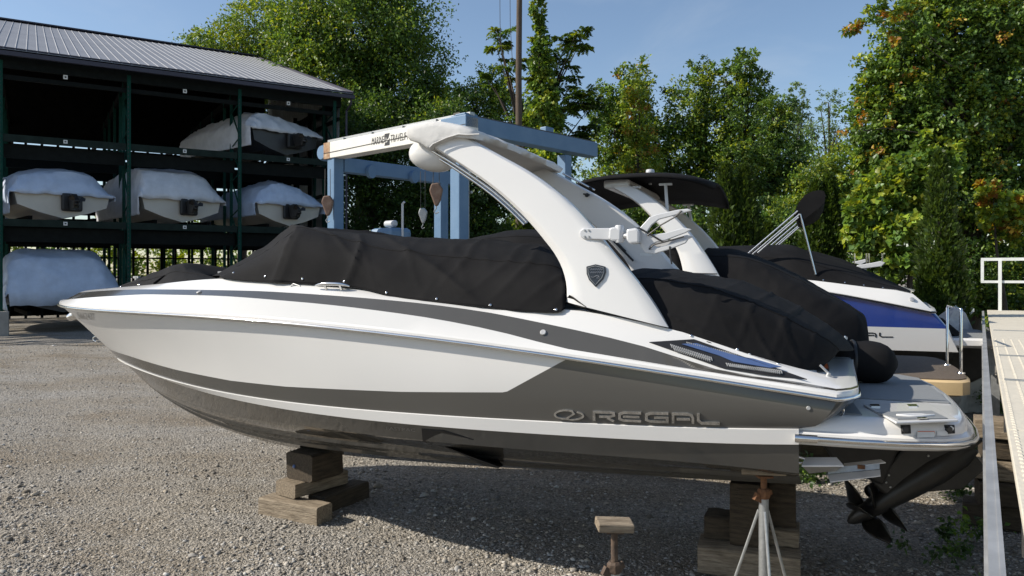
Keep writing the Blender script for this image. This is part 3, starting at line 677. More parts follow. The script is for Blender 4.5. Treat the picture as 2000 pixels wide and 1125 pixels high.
# struts folded down along the inside of the starboard leg
for k in range(3):
    m = MB(); m.tube([Vector((b[0] - .03 + k * .02, -(b[1] - .17 - k * .02), b[2] + .02 + .012 * k)) for b in cb[27:33]], .009, 8); m.build('top_bow', 'rubber' if k == 1 else 'chrome', boat, smooth=60)
# small lamp on the starboard leg and its dark tube nearer the deck
p, n = AR(1147, 381); m = MB(); m.lathe(p, p + n * .04, [(0, .015), (.5, .02), (1, .012)], 10); m.tube([p + n * .03 + Vector((.03, 0, .01)), p + n * .03 + Vector((-.03, 0, .0))], .008, 6); m.build('leg_lamp', 'rubber', boat, smooth=40)
p, n = AR(1200, 470, .02); p2, n2 = AR(1238, 509, .02); m = MB(); m.tube([p, p2], .010, 8); m.tube([p + Vector((.02, 0, .03)), p.lerp(p2, .6) + Vector((0, 0, .01))], .012, 8); m.build('gas_strut', 'rubber', boat, smooth=60)
decal([(1250, 494.5), (1274, 495), (1274, 500.5), (1250, 500)], .001, .001, 'safety_sticker', 'paper', boat, AR)
# shield badge
bd = decal([(1146, 521), (1164, 516.5), (1183, 521), (1184, 532), (1179, 545), (1164, 561), (1151, 547), (1146.5, 535)], .001, .012, 'shield_badge', 'badge', boat, AR, .003)
bo = [(1149.5, 523.5), (1164, 520), (1180, 523.5), (1180.5, 532), (1176, 543.5), (1164, 556.5), (1154, 545.5), (1150, 534), (1149.5, 523.5)]
m = MB(); m.tube([AR(x, y, .014)[0] for x, y in bo], .0018, 5); m.build('badge_rim', 'galv', bd, smooth=60)
MT['badgeline'] = mat('badge_silver', (.25, .26, .28), .35, .6, var=.1)
for yy in (526.5, 532.5):
    m = MB()
    for k in range(6): m.tube([AR(1153 + k * 4.2, yy - 1.8, .0145)[0], AR(1155.2 + k * 4.2, yy + 1.8, .0145)[0]], .0018, 5); m.tube([AR(1156.2 + k * 4.2, yy + 1.6, .0145)[0], AR(1156.4 + k * 4.2, yy - 1.6, .0145)[0]], .0016, 5)
    m.build('badge_lettering', 'badgeline', bd)
m = MB(); m.tube([AR(x, y, .0145)[0] for x, y in ((1155, 541), (1160, 542.5), (1164, 540), (1169, 538.5), (1171, 540), (1166, 543.5), (1173, 543.5))], .002, 5); m.build('badge_emblem', 'badgeline', bd, smooth=60)
# dark foot wedge at the front of the leg
decal([(1103, 585), (1114, 587), (1156, 608), (1146, 610), (1102, 601)], .03, .012, 'leg_foot_trim', 'drive', boat, AR)
m = MB(); m.tube([HIT(x, y, .01)[0] for x, y in ((1120, 598), (1170, 612), (1230, 624), (1304, 641))], .008, 6); m.build('leg_gasket', 'rubber', boat, smooth=60)

# swivelling board rack on the port leg
rack = MB(); a0, n0 = AR(1150, 457)
def rk(x, y, o): return B1.at(x, y, a0[1] + o)
def plate(px, o, th, name, mt='alupaint', bev=.006):
    m = MB(); m.slab([rk(x, y, o) for x, y in px], (0, th, 0)); return m.build(name, mt, boat, fixn=True, bevel=bev)
br = plate([(1134, 457), (1136, 450), (1142, 446), (1150, 446), (1196, 446), (1200, 449), (1200, 468), (1190, 469), (1143, 467), (1136, 463)], -.01, .03, 'rack_bracket')
for x, y in ((1142, 450), (1150, 450), (1142, 462), (1150, 462)):
    m = MB(); p = rk(x, y, .02); m.lathe(p, p + Vector((0, .006, 0)), [(0, .007), (1, .006)], 8); m.build('bolt', 'galv', br, smooth=40)
kn = plate([(1194, 446), (1204, 444), (1217, 448), (1217, 471), (1200, 472), (1192, 467)], .0, .06, 'rack_knuckle', 'alupaint', .012)
m = MB(); m.lathe(rk(1210, 440, .03), rk(1210, 474, .03), [(0, .025), (.1, .03), (.9, .03), (1, .025)], 12); m.build('hinge_pin', 'alupaint', kn, smooth=40)
m = MB(); m.lathe(rk(1202, 461, .03), rk(1232, 461, .03), [(0, .028), (.3, .02), (.7, .02), (1, .034)], 14); m.build('hinge_barrel', 'alu', kn, smooth=40)
hb = plate([(1228, 449), (1248, 446), (1254, 452), (1254, 476), (1236, 478), (1228, 470)], -.01, .08, 'rack_hub', 'alupaint', .014)
up = [(1250, 446), (1270, 424), (1284, 419), (1325, 410), (1344, 408), (1353, 411.5), (1330, 418), (1288, 429), (1274, 440), (1263, 456), (1263, 460), (1300, 455), (1336, 445), (1352, 448), (1340, 455), (1300, 470), (1284, 473), (1272, 480), (1268, 487), (1276, 487), (1300, 480), (1330, 469), (1346, 466), (1340, 475), (1310, 487), (1280, 496), (1262, 494), (1252, 482)]
fk = plate(up, .0, .022, 'rack_fork', 'alupaint', .005)
fk2 = plate([(x + 6, y + 7) for x, y in [(1263, 456), (1300, 462), (1336, 452), (1350, 455), (1336, 462), (1300, 476), (1284, 478), (1266, 470)]], -.09, .02, 'rack_fork', 'alupaint', .005)
for pp in ([(1264, 460), (1290, 440), (1318, 424), (1331, 411)], [(1228, 450), (1248, 445), (1266, 455), (1296, 473)], [(1308, 481), (1309, 500), (1312, 516)], [(1268, 487), (1276, 478), (1300, 472), (1336, 462)]):
    m = MB(); m.tube([rk(x, y, .028) for x, y in pp], .0055, 6); m.build('bungee_cord', 'rubber', fk, smooth=60)

# trim tabs
MT['tabmetal'] = mat('tab_stainless', (.72, .73, .74), .35, .35, var=.06)  # pale base colour stands in for sky reflected in the polished tabs
m = MB(); m.slab([q(1572, 893, 1.02), q(1634, 893, 1.02), q(1648, 909, 1.10), q(1566, 909, 1.10)], (0, 0, -.008)); tt = m.build('trim_tab', 'tabmetal', boat, fixn=True)
m = MB(); m.slab([q(1566, 909.5, 1.10), q(1648, 909.5, 1.10), q(1632, 920, 1.02), q(1580, 925, 1.0)], (0, -.006, 0)); m.build('tab_face', 'galv', tt, fixn=True)
for dx in (0, 6): m = MB(); m.tube([q(1557 + dx * .3, 892 + dx * 2, 1.06), q(1572, 896 + dx * 1.4, 1.05)], .008, 8); m.build('tab_hinge', 'chrome', tt, smooth=60)
m = MB(); m.slab([q(1648, 905, .85), q(1720, 897, .85), q(1730, 903, .92), q(1652, 912, .92)], (0, 0, -.005)); t2 = m.build('trim_tab', 'tabmetal', boat, fixn=True)
m = MB(); m.slab([q(1618, 913, .92), q(1718, 905, .92), q(1718, 916, .93), q(1617, 926, .93)], (0, -.006, 0)); m.build('tab_face', 'galv', t2, fixn=True)
m = MB(); m.slab([q(1616, 927, .93), q(1719, 917, .93), q(1720, 929, .99), q(1622, 941, .99)], (0, 0, -.005)); m.build('tab_plate', 'tabmetal', t2, fixn=True)
p = q(1682, 912, .935); m = MB(); m.box(p, (.04, .02, .02)); m.build('tab_anode', 'rust', t2)

# forward-facing twin-propeller drive, tilted up
def k0(x, y, v=0.): return Vector(q(x, y, v))
A, Bx = k0(1656, 1020), k0(1900, 872)
m = MB(); m.lathe(A, Bx, [(0, .012), (.03, .034), (.08, .05), (.14, .058), (.20, .062), (.205, .066), (.26, .07), (.36, .076), (.5, .09), (.7, .1), (.9, .085), (1, .05)], 22); gear = m.build('gearcase', 'drive', boat, smooth=40)
ax = (Bx - A).normalized()
m = MB(); m.slab([k0(1700, 945, .06), k0(1760, 880, .06), k0(1830, 855, .06), k0(1925, 860, .06), k0(1900, 880, .06), k0(1850, 915, .06), k0(1770, 962, .06), k0(1738, 975, .06)], (0, -.12, 0)); leg_o = m.build('drive_leg', 'drive', boat, fixn=True, bevel=.02)
m = MB(); m.slab([k0(1600, 862, .16), k0(1690, 862, .16), k0(1760, 868, .12), k0(1725, 950, .10), k0(1690, 935, .12), k0(1630, 905, .16)], (0, -.3, 0)); m.build('transom_mount', 'rubber', boat, fixn=True, bevel=.02)
m = MB(); m.slab([k0(1800, 930, .012), k0(1895, 876, .012), k0(1926, 915, .012), k0(1880, 955, .012), k0(1790, 963, .012)], (0, -.024, 0)); m.build('skeg', 'drive', boat, fixn=True, bevel=.006)
for x, y in ((1813, 890), (1736, 928), (1731, 942), (1739, 951)):
    p = k0(x, y, .064); m = MB(); m.lathe(p, p + Vector((0, .008, 0)), [(0, .009), (1, .006)], 8); m.build('bolt', 'galv', leg_o, smooth=40)
def blade(c, ang, Rr, wide, tw):
    a1 = ax.orthogonal().normalized(); a2 = ax.cross(a1); rd = a1 * math.cos(ang) + a2 * math.sin(ang); tg = ax.cross(rd); rows_ = []
    for i in range(9):
        t = i / 8; r = .05 + (Rr - .05) * t; w = wide * (math.sin(math.pi * (.18 + .76 * t)) ** .7); pit = tw * (1 - .55 * t)
        row = []
        for j in range(7):
            s_ = (j / 6 - .5) * 2 * w; row.append(c + rd * (r - .10 * Rr * (s_ / max(w, 1e-4)) ** 2 * t) + (tg * math.cos(pit) + ax * math.sin(pit)) * s_ + ax * .03 * t * t)
        rows_.append(row)
    m = MB(); m.grid(rows_); o = m.build('propeller_blade', 'propm', gear, smooth=60)
    md = o.modifiers.new('solid', 'SOLIDIFY'); md.thickness = .007; md.offset = 0
for k in range(4): blade(A + ax * .13, .5 + k * math.pi / 2, .265, .10, .75)
for k in range(3): blade(A + ax * .26, 1.2 + k * 2 * math.pi / 3, .235, .085, -.75)

# ------------------------------------------------------------------ timber blocks and stands under the boat
def timber(name, c, size, rz, mt, label, group, tilt=0., seed=0):
    rng = random.Random(seed); m = MB(); nx_ = 7; rings = []
    for i in range(nx_):
        t = i / (nx_ - 1) - .5; w = 1 - .03 * (abs(t) > .49); rings.append([])
        for a, b in ((-1, -.86), (-.86, -1), (.86, -1), (1, -.86), (1, .86), (.86, 1), (-.86, 1), (-1, .86)):
            rings[-1].append((size[0] * t + rng.uniform(-.004, .004), a * size[1] / 2 * w + rng.uniform(-.004, .004), b * size[2] / 2 * w + rng.uniform(-.003, .003)))
    m.loft(rings); o = m.build(name, mt, None, smooth=30, fixn=True)
    o.location = c; o.rotation_euler = (0, tilt, rz); return tag(o, label, 'timber', group)
bz = B1.rz
def tb(u, v, z, size, ang, mt, label, group, seed): return timber('timber_block', B1.world(u, v, z), size, bz + R(ang), mt, label, group, 0, seed)
G1, G2 = 'timbers propping the bow', 'timbers propping the stern'
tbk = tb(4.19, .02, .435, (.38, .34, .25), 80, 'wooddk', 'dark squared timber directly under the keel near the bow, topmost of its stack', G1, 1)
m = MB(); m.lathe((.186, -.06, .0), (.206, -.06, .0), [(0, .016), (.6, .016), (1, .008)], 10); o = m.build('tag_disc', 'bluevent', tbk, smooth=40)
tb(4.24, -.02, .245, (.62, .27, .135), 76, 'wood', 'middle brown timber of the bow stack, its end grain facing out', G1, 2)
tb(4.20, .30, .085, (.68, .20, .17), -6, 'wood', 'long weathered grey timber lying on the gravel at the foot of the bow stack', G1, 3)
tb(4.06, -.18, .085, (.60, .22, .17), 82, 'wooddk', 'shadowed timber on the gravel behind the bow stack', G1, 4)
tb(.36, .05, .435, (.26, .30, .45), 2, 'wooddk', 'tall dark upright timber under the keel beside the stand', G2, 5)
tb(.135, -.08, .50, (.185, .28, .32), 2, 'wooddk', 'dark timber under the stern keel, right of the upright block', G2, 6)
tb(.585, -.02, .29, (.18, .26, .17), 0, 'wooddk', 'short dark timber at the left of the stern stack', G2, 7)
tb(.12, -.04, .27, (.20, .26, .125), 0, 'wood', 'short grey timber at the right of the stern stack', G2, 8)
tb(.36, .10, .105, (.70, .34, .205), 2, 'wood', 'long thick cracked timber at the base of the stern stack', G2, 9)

MT['oldsteel'] = mat('old_brown_steel', (.05, .036, .028), .8, col2=(.13, .085, .055), vs=18, bump=.3, bs=50)
def jack_stand(base, top, name_label, board=(.24, .12, .045), brz=0., tube_top=.55, bmt='wood', rm='rust'):
    t = thing('jack_stand', (base[0], base[1], 0), 0, name_label, 'boat stand')
    h = top
    m = MB(); m.tube([(0, 0, .16), (0, 0, tube_top)], .030, 12); m.build('post', 'galv', t, smooth=40)
    m = MB(); m.tube([(0, 0, tube_top - .02), (0, 0, h - board[2] - .01)], .019, 10); m.build('threaded_rod', rm, t, smooth=40)
    m = MB(); m.lathe((0, 0, tube_top - .005), (0, 0, tube_top + .055), [(0, .033), (.2, .04), (.8, .04), (1, .03)], 8); m.box((-.035, -.01, tube_top + .0), (.06, .03, .045), Euler((0, .5, .3)).to_matrix()); m.box((.03, .02, tube_top + .02), (.05, .025, .03), Euler((0, -.4, .3)).to_matrix()); m.build('adjusting_nut', rm, t, smooth=30)
    m = MB(); m.box((0, 0, 0), board); o = m.build('pad_board', bmt, t, bevel=.006); o.location = (0, 0, h - board[2] / 2); o.rotation_euler = (.12, .06, brz)
    m = MB(); m.box((0, 0, h - board[2] - .008), (.09, .09, .012)); m.build('head_plate', rm, t)
    for k in range(3):
        a = R(25 + 120 * k); m = MB(); m.tube([(.03 * math.cos(a), .03 * math.sin(a), tube_top - .08), (.26 * math.cos(a), .26 * math.sin(a), .02)], .0095, 8)
        m.box((.26 * math.cos(a), .26 * math.sin(a), .008), (.06, .06, .012)); m.build('leg', 'galv', t, smooth=40)
    return t
w = B1.world(.205, .98); ftop = float(.45 * L_F['z'](.3) + .55 * L_F['z'](.3)) - .03
jack_stand((w.x, w.y), ftop, 'galvanised tripod boat stand with rusty nut under the graphite hull side', (.26, .10, .04), bz + .05, .80)
w = Wd(1200, 1035, 4.05); jack_stand((w.x, w.y), .87, 'spare boat stand with a bare board on top, standing free of the hull', (.19, .11, .045), .1, .60, rm='oldsteel')

# ------------------------------------------------------------------ second boat: arch, canopy, tan swim platform
w = B1.world(-.5, -3.56); B2 = Frame(21.5, w.x, w.y)
boat2 = thing('motorboat', B2.world(0, 0), B2.rz, 'white motorboat with black canopy top and tan swim platform, behind the front boat', 'motorboat')
def hull_copy(root, hm, dm, sc=(1, 1, 1), dz=0., hmats=None, dmats=None, du=0.):
    for src, nm, mm in ((hull, 'hull', hmats), (deck, 'deck', dmats)):
        me = src.data.copy(); me.transform(Matrix.Translation((du, 0, dz)) @ Matrix.Diagonal((*sc, 1)))
        for i, x in enumerate(mm): me.materials[i] = MT[x] if isinstance(x, str) else x
        o = bpy.data.objects.new(nm, me); COL.objects.link(o); o.parent = root
        if nm == 'hull': H_ = o
        else: D_ = o
    return H_, D_
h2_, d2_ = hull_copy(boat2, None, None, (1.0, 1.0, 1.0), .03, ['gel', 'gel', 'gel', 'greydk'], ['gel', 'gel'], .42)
m = MB(); A_ = sample(L_rail, .008, .024); A_[:, 0] += .42; pth = with_cap(A_, 1); m.tube([(a, b, c) for a, b, c in pth] + [(a, -b, c) for a, b, c in pth[1:-1][::-1]], .013, 8); m.build('rub_rail', 'chrome', boat2, smooth=60)
def q2(x, y, v): return tuple(B2.at(x, y, v))
def lean2(fr, x, y, z0, v0):
    v = 1.1
    for _ in range(25): a = fr.at(x, y, v); v = v0 - max(0, a[2] - z0) * .125
    return a
FR2 = [(1345, 590), (1338, 560), (1334, 533), (1324, 494), (1300, 455), (1270, 423), (1249, 402), (1225, 384), (1201, 370), (1186, 361)]
RE2 = [(1425, 590), (1414, 560), (1401, 533), (1384, 505), (1356, 464), (1330, 434), (1302, 408), (1270, 383), (1245, 368), (1222, 357)]
ca2, cb2 = resample([lean2(B2, *p, 1.6, 1.13) for p in FR2], 30), resample([lean2(B2, *p, 1.6, 1.13) for p in RE2], 30)
for sg in (1, -1):
    rings = []
    for a, b in zip(ca2, cb2):
        d = b - a; rings.append([(a[0] + d[0] * t, sg * (a[1] + d[1] * t - .05 + .055 * k), a[2] + d[2] * t) for t, k in ((0, -.5), (0, .5), (.1, .95), (.5, 1.05), (.9, .95), (1, .5), (1, -.5), (.9, -.95), (.5, -1.05), (.1, -.95))])
    m = MB(); m.loft(rings); m.build('arch_leg', 'gel', boat2, smooth=40, fixn=True)
c_ = (ca2[-1] + cb2[-1]) / 2; m = MB(); m.bar((c_[0], -.95, c_[2]), (c_[0], .95, c_[2]), .30, .10); m.build('arch_crossbar', 'gel', boat2, bevel=.03)
m = MB(); m.tube([lean2(B2, x, y, 1.6, 1.145) for x, y in ((1334, 533), (1360, 534), (1401, 535))], .006, 6); m.build('leg_joint', 'rubber', boat2, smooth=60)
# canopy
u1, u0_ = B2.at(1090, 352, 1.1)[0], B2.at(1386, 353, 1.1)[0]; zc = (B2.at(1090, 352, 1.1)[2] + B2.at(1386, 353, 1.1)[2]) / 2
rows_ = []
for i in range(21):
    t = i / 20; u = u0_ + (u1 - u0_) * t; e = abs(2 * t - 1); ww = 1.12 * (1 - .34 * e ** 6)
    zz = zc + .05 - .12 * e ** 2.5
    rows_.append([(u, ww * s_, zz + .07 * (1 - s_ * s_) - .05 * abs(s_) ** 8 + .05 * s_ - .03) for s_ in np.linspace(-1, 1, 17)])
m = MB(); m.grid(rows_); o = m.build('canopy', 'black', boat2, smooth=50); md = o.modifiers.new('solid', 'SOLIDIFY'); md.thickness = .03
for (x, y, v, x2, y2) in ((1300, 360, .9, 1303, 410), (1240, 366, .9, 1246, 378), (1344, 400, -.9, 1352, 440)):
    m = MB(); m.tube([q2(x, y, v), q2(x2, y2, v)], .018, 8); p = Vector(q2(x, y, v)); m.box(p + Vector((0, 0, .0)), (.14, .05, .02)); m.build('canopy_post', 'alupaint', boat2, smooth=40)
p = Vector(q2(1270, 345, .0)); m = MB(); m.lathe(p + Vector((0, 0, -.10)), p + Vector((0, 0, .09)), [(0, .02), (.4, .02), (.42, .05), (.62, .055), (.63, .05), (.8, .05), (.81, .055), (.97, .05), (1, .03)], 14); m.build('anchor_light', 'alupaint', boat2, smooth=40)
# cockpit and stern covers
e2 = [q2(1375, 600, 1.05), q2(1440, 594, 1.1), q2(1508, 597, 1.12), q2(1607, 629, 1.12), q2(1650, 660, 1.10), q2(1674, 682, 1.05), q2(1699, 692, .95)]
e3 = [q2(1372, 545, .92), q2(1440, 540, .95), q2(1506, 550, .96), q2(1580, 575, .95), q2(1640, 604, .92), q2(1680, 630, .90), q2(1697, 660, .85)]
e4 = [q2(1372, 500, .7), q2(1430, 502, .72), q2(1490, 516, .72), q2(1556, 546, .72), q2(1616, 577, .72), q2(1670, 606, .72), q2(1692, 624, .7)]
e5 = [q2(1385, 484, .0), q2(1430, 487, .0), q2(1490, 505, .0), q2(1545, 530, .0), q2(1600, 560, .0), q2(1650, 590, .0), q2(1685, 612, .0)]
c2 = canvas([e2, e3, e4, e5], 'sunpad_cover', 'black', boat2, n=50, rows_per=6, fold=.016, seed=21)
C2 = shooter(B2, bvh_of(c2, d2_))
for x, y in ((1510, 595), (1569, 608), (1650, 657), (1674, 676)): puck(x, y, .010, .007, 'chrome', 'snap', c2, C2, True, 8)
f2 = [q2(820, 520, .95), q2(900, 520, 1.05), q2(1000, 520, 1.1), q2(1150, 530, 1.12), q2(1330, 560, 1.12)]
f3 = [q2(840, 490, .7), q2(930, 470, .8), q2(1010, 462, .85), q2(1150, 475, .86), q2(1330, 500, .86)]
f4 = [q2(870, 480, 0), q2(960, 460, 0), q2(1030, 449, 0), q2(1150, 462, 0), q2(1330, 480, 0)]
canvas([f2, f3, f4], 'cockpit_cover', 'black', boat2, n=40, rows_per=6, fold=.012, seed=23)
# tan platform
ZQ = 1.15; cn = B2.atz(1905, 746, ZQ)
hp2 = [(.0, cn.y), (cn.x + .25, cn.y), (cn.x + .10, cn.y - .03), (cn.x + .02, cn.y - .14), (cn.x - .02, cn.y - .4), (cn.x - .04, 0)]
def plan2(ins, z):
    P = [(u + (ins if u < -.1 else 0), v - ins if v > 0 else 0, z) for u, v in hp2]; return P + [(u, -v, zz) for u, v, zz in P[-2::-1]]
m = MB(); m.loft([plan2(.05, ZQ - .16), plan2(.0, ZQ - .14), plan2(.0, ZQ - .02), plan2(.02, ZQ)]); p2 = m.build('swim_platform', 'tan', boat2, smooth=40, fixn=True)
m = MB(); m.loft([plan2(.03, ZQ + .001), plan2(.03, ZQ + .010), plan2(.04, ZQ + .014)]); m.build('foam_pad', 'padbrown', boat2, smooth=40, fixn=True)
pa, pb = B2.atz(1850, 713, ZQ + .014), B2.atz(1877, 729, ZQ + .014)
za = B2.at(1854, 597, pa.y)[2]; zb = za - .01
m = MB(); m.tube([pa, (pa.x, pa.y, za - .03), (pa.x - .01, pa.y, za), (pa.x * .5 + pb.x * .5, (pa.y + pb.y) / 2, za), (pb.x, pb.y, zb), (pb.x, pb.y, zb - .03), pb], .015, 10)
for p_ in (pa, pb): m.lathe(p_, Vector(p_) + Vector((0, 0, .012)), [(0, .04), (1, .035)], 12)
m.build('grab_rail', 'chrome', boat2, smooth=50)
# drive of the second boat under the platform
m = MB(); m.box((-.55, 0, .78), (.5, .22, .5), Euler((0, .5, 0)).to_matrix()); m.build('drive_leg', 'drive', boat2, bevel=.04)
# timbers that carry it
for k, (u, v) in enumerate(((.6, .0), (4.0, .0))):
    timber('timber_block', B2.world(u, v, .33), (.7, .34, .62), B2.rz, 'wooddk', 'dark timber stack under the %s of the boat with the tan platform' % ('stern' if k == 0 else 'bow'), 'timbers propping the second boat', 0, 40 + k)

# ------------------------------------------------------------------ third boat: blue topside, folded top
w = B1.world(-1.62, -7.45); B3 = Frame(21.5, w.x, w.y)
boat3 = thing('motorboat', B3.world(0, 0), B3.rz, 'white motorboat with glossy blue topside band and folded black sunshade, second row back', 'motorboat')
def q3(x, y, v): return tuple(B3.at(x, y, v))
def luz(pts, vm, um, ue, p, q_, u0): return dict(u0=u0, ue=ue, v=prof(vm, um, ue, p, q_, .02), z=pchip([a for a, b in pts], [b for a, b in pts]))
r3 = [q3(1819, 610, 1.25), q3(1707, 588, 1.27), q3(1600, 570, 1.28)]
def ext(pts, add): return [(p[0], p[2]) for p in pts] + add
L3r = luz(ext(r3, [(3.5, r3[2][2] + .12), (7.3, r3[2][2] + .28)]), 1.27, 2.2, 7.3, 2.3, .75, r3[0][0])
b3 = [q3(1848, 642, 1.2), q3(1691, 642, 1.22)]; zb3 = b3[0][2]
L3b = luz([(b3[0][0], zb3), (2., zb3 + .02), (4.5, zb3 + .10), (6.8, zb3 + .35)], 1.24, 2., 6.9, 2.0, .8, b3[0][0])
w3 = [q3(1872, 688, 1.16)]; zw3 = w3[0][2]
L3w = luz([(w3[0][0], zw3), (2., zw3), (4.5, zw3 + .06), (6.2, zw3 + .35)], 1.19, 1.8, 6.5, 1.9, .9, w3[0][0])
L3k = dict(u0=w3[0][0], ue=6.5, v=lambda u: np.zeros_like(u), z=pchip([w3[0][0], 3., 5., 6.5], [zw3 - .35, zw3 - .35, zw3 - .15, zw3 + .3]))
d3 = [q3(1775, 571, 1.1), q3(1702, 562, 1.12), q3(1560, 545, 1.15)]
L3d = luz([(r3[0][0], r3[0][2] + .05)] + ext(d3, [(3.5, d3[2][2] + .12), (7.1, d3[2][2] + .2)]), 1.15, 2.2, 7.1, 2.3, .8, r3[0][0])
g3 = [([with_cap(sample(L3r, -.03, -.02), .6), with_cap(sample(L3b), .3)], 0), ([with_cap(sample(L3b), .3), with_cap(sample(L3w), 0)], 1), ([with_cap(sample(L3w), 0), with_cap(sample(L3k), 0)], 2)]
h3 = hull_mesh(MT['blue'], ['gel', 'rubber'], boat3, 'hull', g3)
dd3 = sample(L3d); cc3 = dd3.copy(); cc3[:, 1] = 0; cc3[:, 2] += .05
dk3 = hull_mesh(MT['gel'], [], boat3, 'deck', [([with_cap(sample(L3r, -.03, -.02), .6), with_cap(sample(L3r, 0, -.01), .6), with_cap(sample(L3r, 0, .02), .6), with_cap(dd3, .6), with_cap(cc3, .6)], 0)])
m = MB(); pth = with_cap(sample(L3r, .006, .0), .6); m.tube([tuple(a) for a in pth] + [(a, -b, c) for a, b, c in pth[1:-1][::-1]], .012, 6); m.build('rub_rail', 'rubber', boat3, smooth=60)
H3 = shooter(B3, bvh_of(h3, dk3))
word([(1620, 1634), (1638, 1652), (1656, 1681), (1686.0, 1712), (1717, 1744)], 648, 658.5, 650, 659, 'REGAL', H3, boat3, 'ink', .003, .22)
puck(1781, 585, .035, .01, 'alu', 'vent_cap', boat3, H3)
g2 = [q3(1360, 530, 1.05), q3(1450, 535, 1.1), q3(1560, 546, 1.13), q3(1640, 556, 1.13), q3(1702, 563, 1.12), q3(1779, 573, 1.02)]
gm = [q3(1360, 505, .9), q3(1450, 503, .92), q3(1540, 506, .94), q3(1620, 525, .92), q3(1690, 546, .90), q3(1778, 570, .8)]
gc = [q3(1370, 482, 0), q3(1450, 480, 0), q3(1535, 478, 0), q3(1600, 500, 0), q3(1672, 520, 0), q3(1778, 568, 0)]
c3 = canvas([g2, gm, gc], 'cockpit_cover', 'black', boat3, n=50, rows_per=7, fold=.014, seed=31)
C3 = shooter(B3, bvh_of(c3, dk3))
for x, y in ((1608, 547), (1650, 552), (1687, 557), (1724, 562)): puck(x, y, .012, .008, 'chrome', 'snap', c3, C3, True, 8)
for v in (1.08, -1.08):
    for k, (a, b, c, d) in enumerate(((1458, 498, 1558, 412), (1466, 500, 1562, 418), (1480, 494, 1560, 424), (1563, 418, 1593, 536))):
        P0, P1 = Vector(q3(a, b, 1.08)), Vector(q3(c, d, 1.08)); P0.y *= v / 1.08; P1.y *= v / 1.08
        m = MB(); m.tube([P0, P1], .014, 8); m.build('top_tube', 'chrome', boat3, smooth=60)
P0, P1 = Vector(q3(1556, 424, 1.08)), Vector(q3(1606, 376, 1.08)); rings = []
for v in np.linspace(-1, 1, 11):
    c0 = P0.copy(); c0.y = v * 1.08; c1 = P1.copy(); c1.y = v * 1.08; ax3 = (c1 - c0); Lx = ax3.length; nrm3 = Vector((-ax3.z, 0, ax3.x)).normalized()
    rings.append([c0 + ax3 * (.5 + .56 * math.cos(a)) + nrm3 * .125 * math.sin(a) * (1.1 + .15 * math.cos(a * 3 + v * 4)) for a in np.linspace(0, 6.283, 14, endpoint=False)])
m = MB(); m.loft(rings); m.build('sunshade_boot', 'black', boat3, smooth=60, fixn=True)
# its platform and drive
pz = [q3(1880, 662, 1.0), q3(1917, 664, .6)]
m = MB(); zz = zw3 + .19
P3 = [(w3[0][0] + .1, 1.1), (w3[0][0] - .45, 1.05), (w3[0][0] - .62, .85), (w3[0][0] - .7, 0)]
def plan3(ins, z):
    P = [(u + (ins if u < w3[0][0] else 0), max(0, v - ins), z) for u, v in P3]; return P + [(u, -v, z_) for u, v, z_ in P[-2::-1]]
m.loft([plan3(.06, zz - .14), plan3(0, zz - .10), plan3(0, zz - .03), plan3(.03, zz)]); m.build('swim_platform', 'gel', boat3, smooth=40, fixn=True)
m = MB(); m.loft([plan3(.06, zz + .001), plan3(.06, zz + .008)]); m.build('foam_pad', 'padgrey', boat3, fixn=True)
m = MB(); m.slab([(w3[0][0] + .05, .30, zz - .15), (w3[0][0] - .55, .22, zz - .15), (w3[0][0] - .62, .18, zz - .55), (w3[0][0] - .3, .18, zz - .75), (w3[0][0] + .02, .25, zz - .6)], (0, -.5, 0)); m.build('drive_leg', 'drive', boat3, fixn=True, bevel=.05)
m = MB(); A_ = q3(1822, 612, 1.05); B_ = q3(1876, 655, .9)
m.slab([q3(1816, 613, .9), q3(1842, 622, .8), q3(1876, 650, .75), q3(1870, 662, .85), q3(1846, 640, .95)], (0, -1.5, 0)); m.build('stern_cover', 'black', boat3, fixn=True, bevel=.02)
for k, u in enumerate((.5, 4.)):
    timber('timber_block', B3.world(u, 0, .3), (.7, .34, .6), B3.rz, 'wooddk', 'dark timber stack under the %s of the blue banded boat' % ('stern' if k == 0 else 'bow'), 'timbers propping the third boat', 0, 50 + k)
# ------------------------------------------------------------------ fourth boat, all but hidden
w = B1.world(-2.4, -10.6); B4 = Frame(21.5, w.x, w.y)
boat4 = thing('motorboat', B4.world(0, 0), B4.rz, 'farthest black covered boat with a small white folding rack on top', 'motorboat')
hull_copy(boat4, None, None, (.95, .9, 1.0), .05, ['gel', 'gel', 'gel', 'greydk'], ['gel', 'gel'])
def q4(x, y, v): return tuple(B4.at(x, y, v))
i2 = [q4(1440, 540, .95), q4(1540, 545, 1.02), q4(1640, 555, 1.02), q4(1740, 575, .95)]
i3 = [q4(1440, 510, .8), q4(1540, 505, .85), q4(1640, 520, .85), q4(1735, 560, .75)]
i4 = [q4(1450, 494, 0), q4(1560, 488, 0), q4(1640, 505, 0), q4(1725, 545, 0)]
canvas([i2, i3, i4], 'cockpit_cover', 'black', boat4, n=30, rows_per=5, fold=.012, seed=41)
pc = Vector(q4(1700, 518, .55)); m = MB()
m.slab([q4(1671, 526, .6), q4(1674, 518, .6), q4(1700, 514, .6), q4(1720, 510, .6), q4(1729, 513, .6), q4(1722, 520, .6), q4(1700, 523, .6)], (0, -.06, .0)); m.build('rack_plate', 'alupaint', boat4, fixn=True, bevel=.01)
m = MB(); m.slab([q4(1664, 512, .3), q4(1690, 506, .3), q4(1696, 510, .3), q4(1680, 518, .3)], (0, -.06, 0)); m.build('rack_plate', 'alupaint', boat4, fixn=True, bevel=.01)
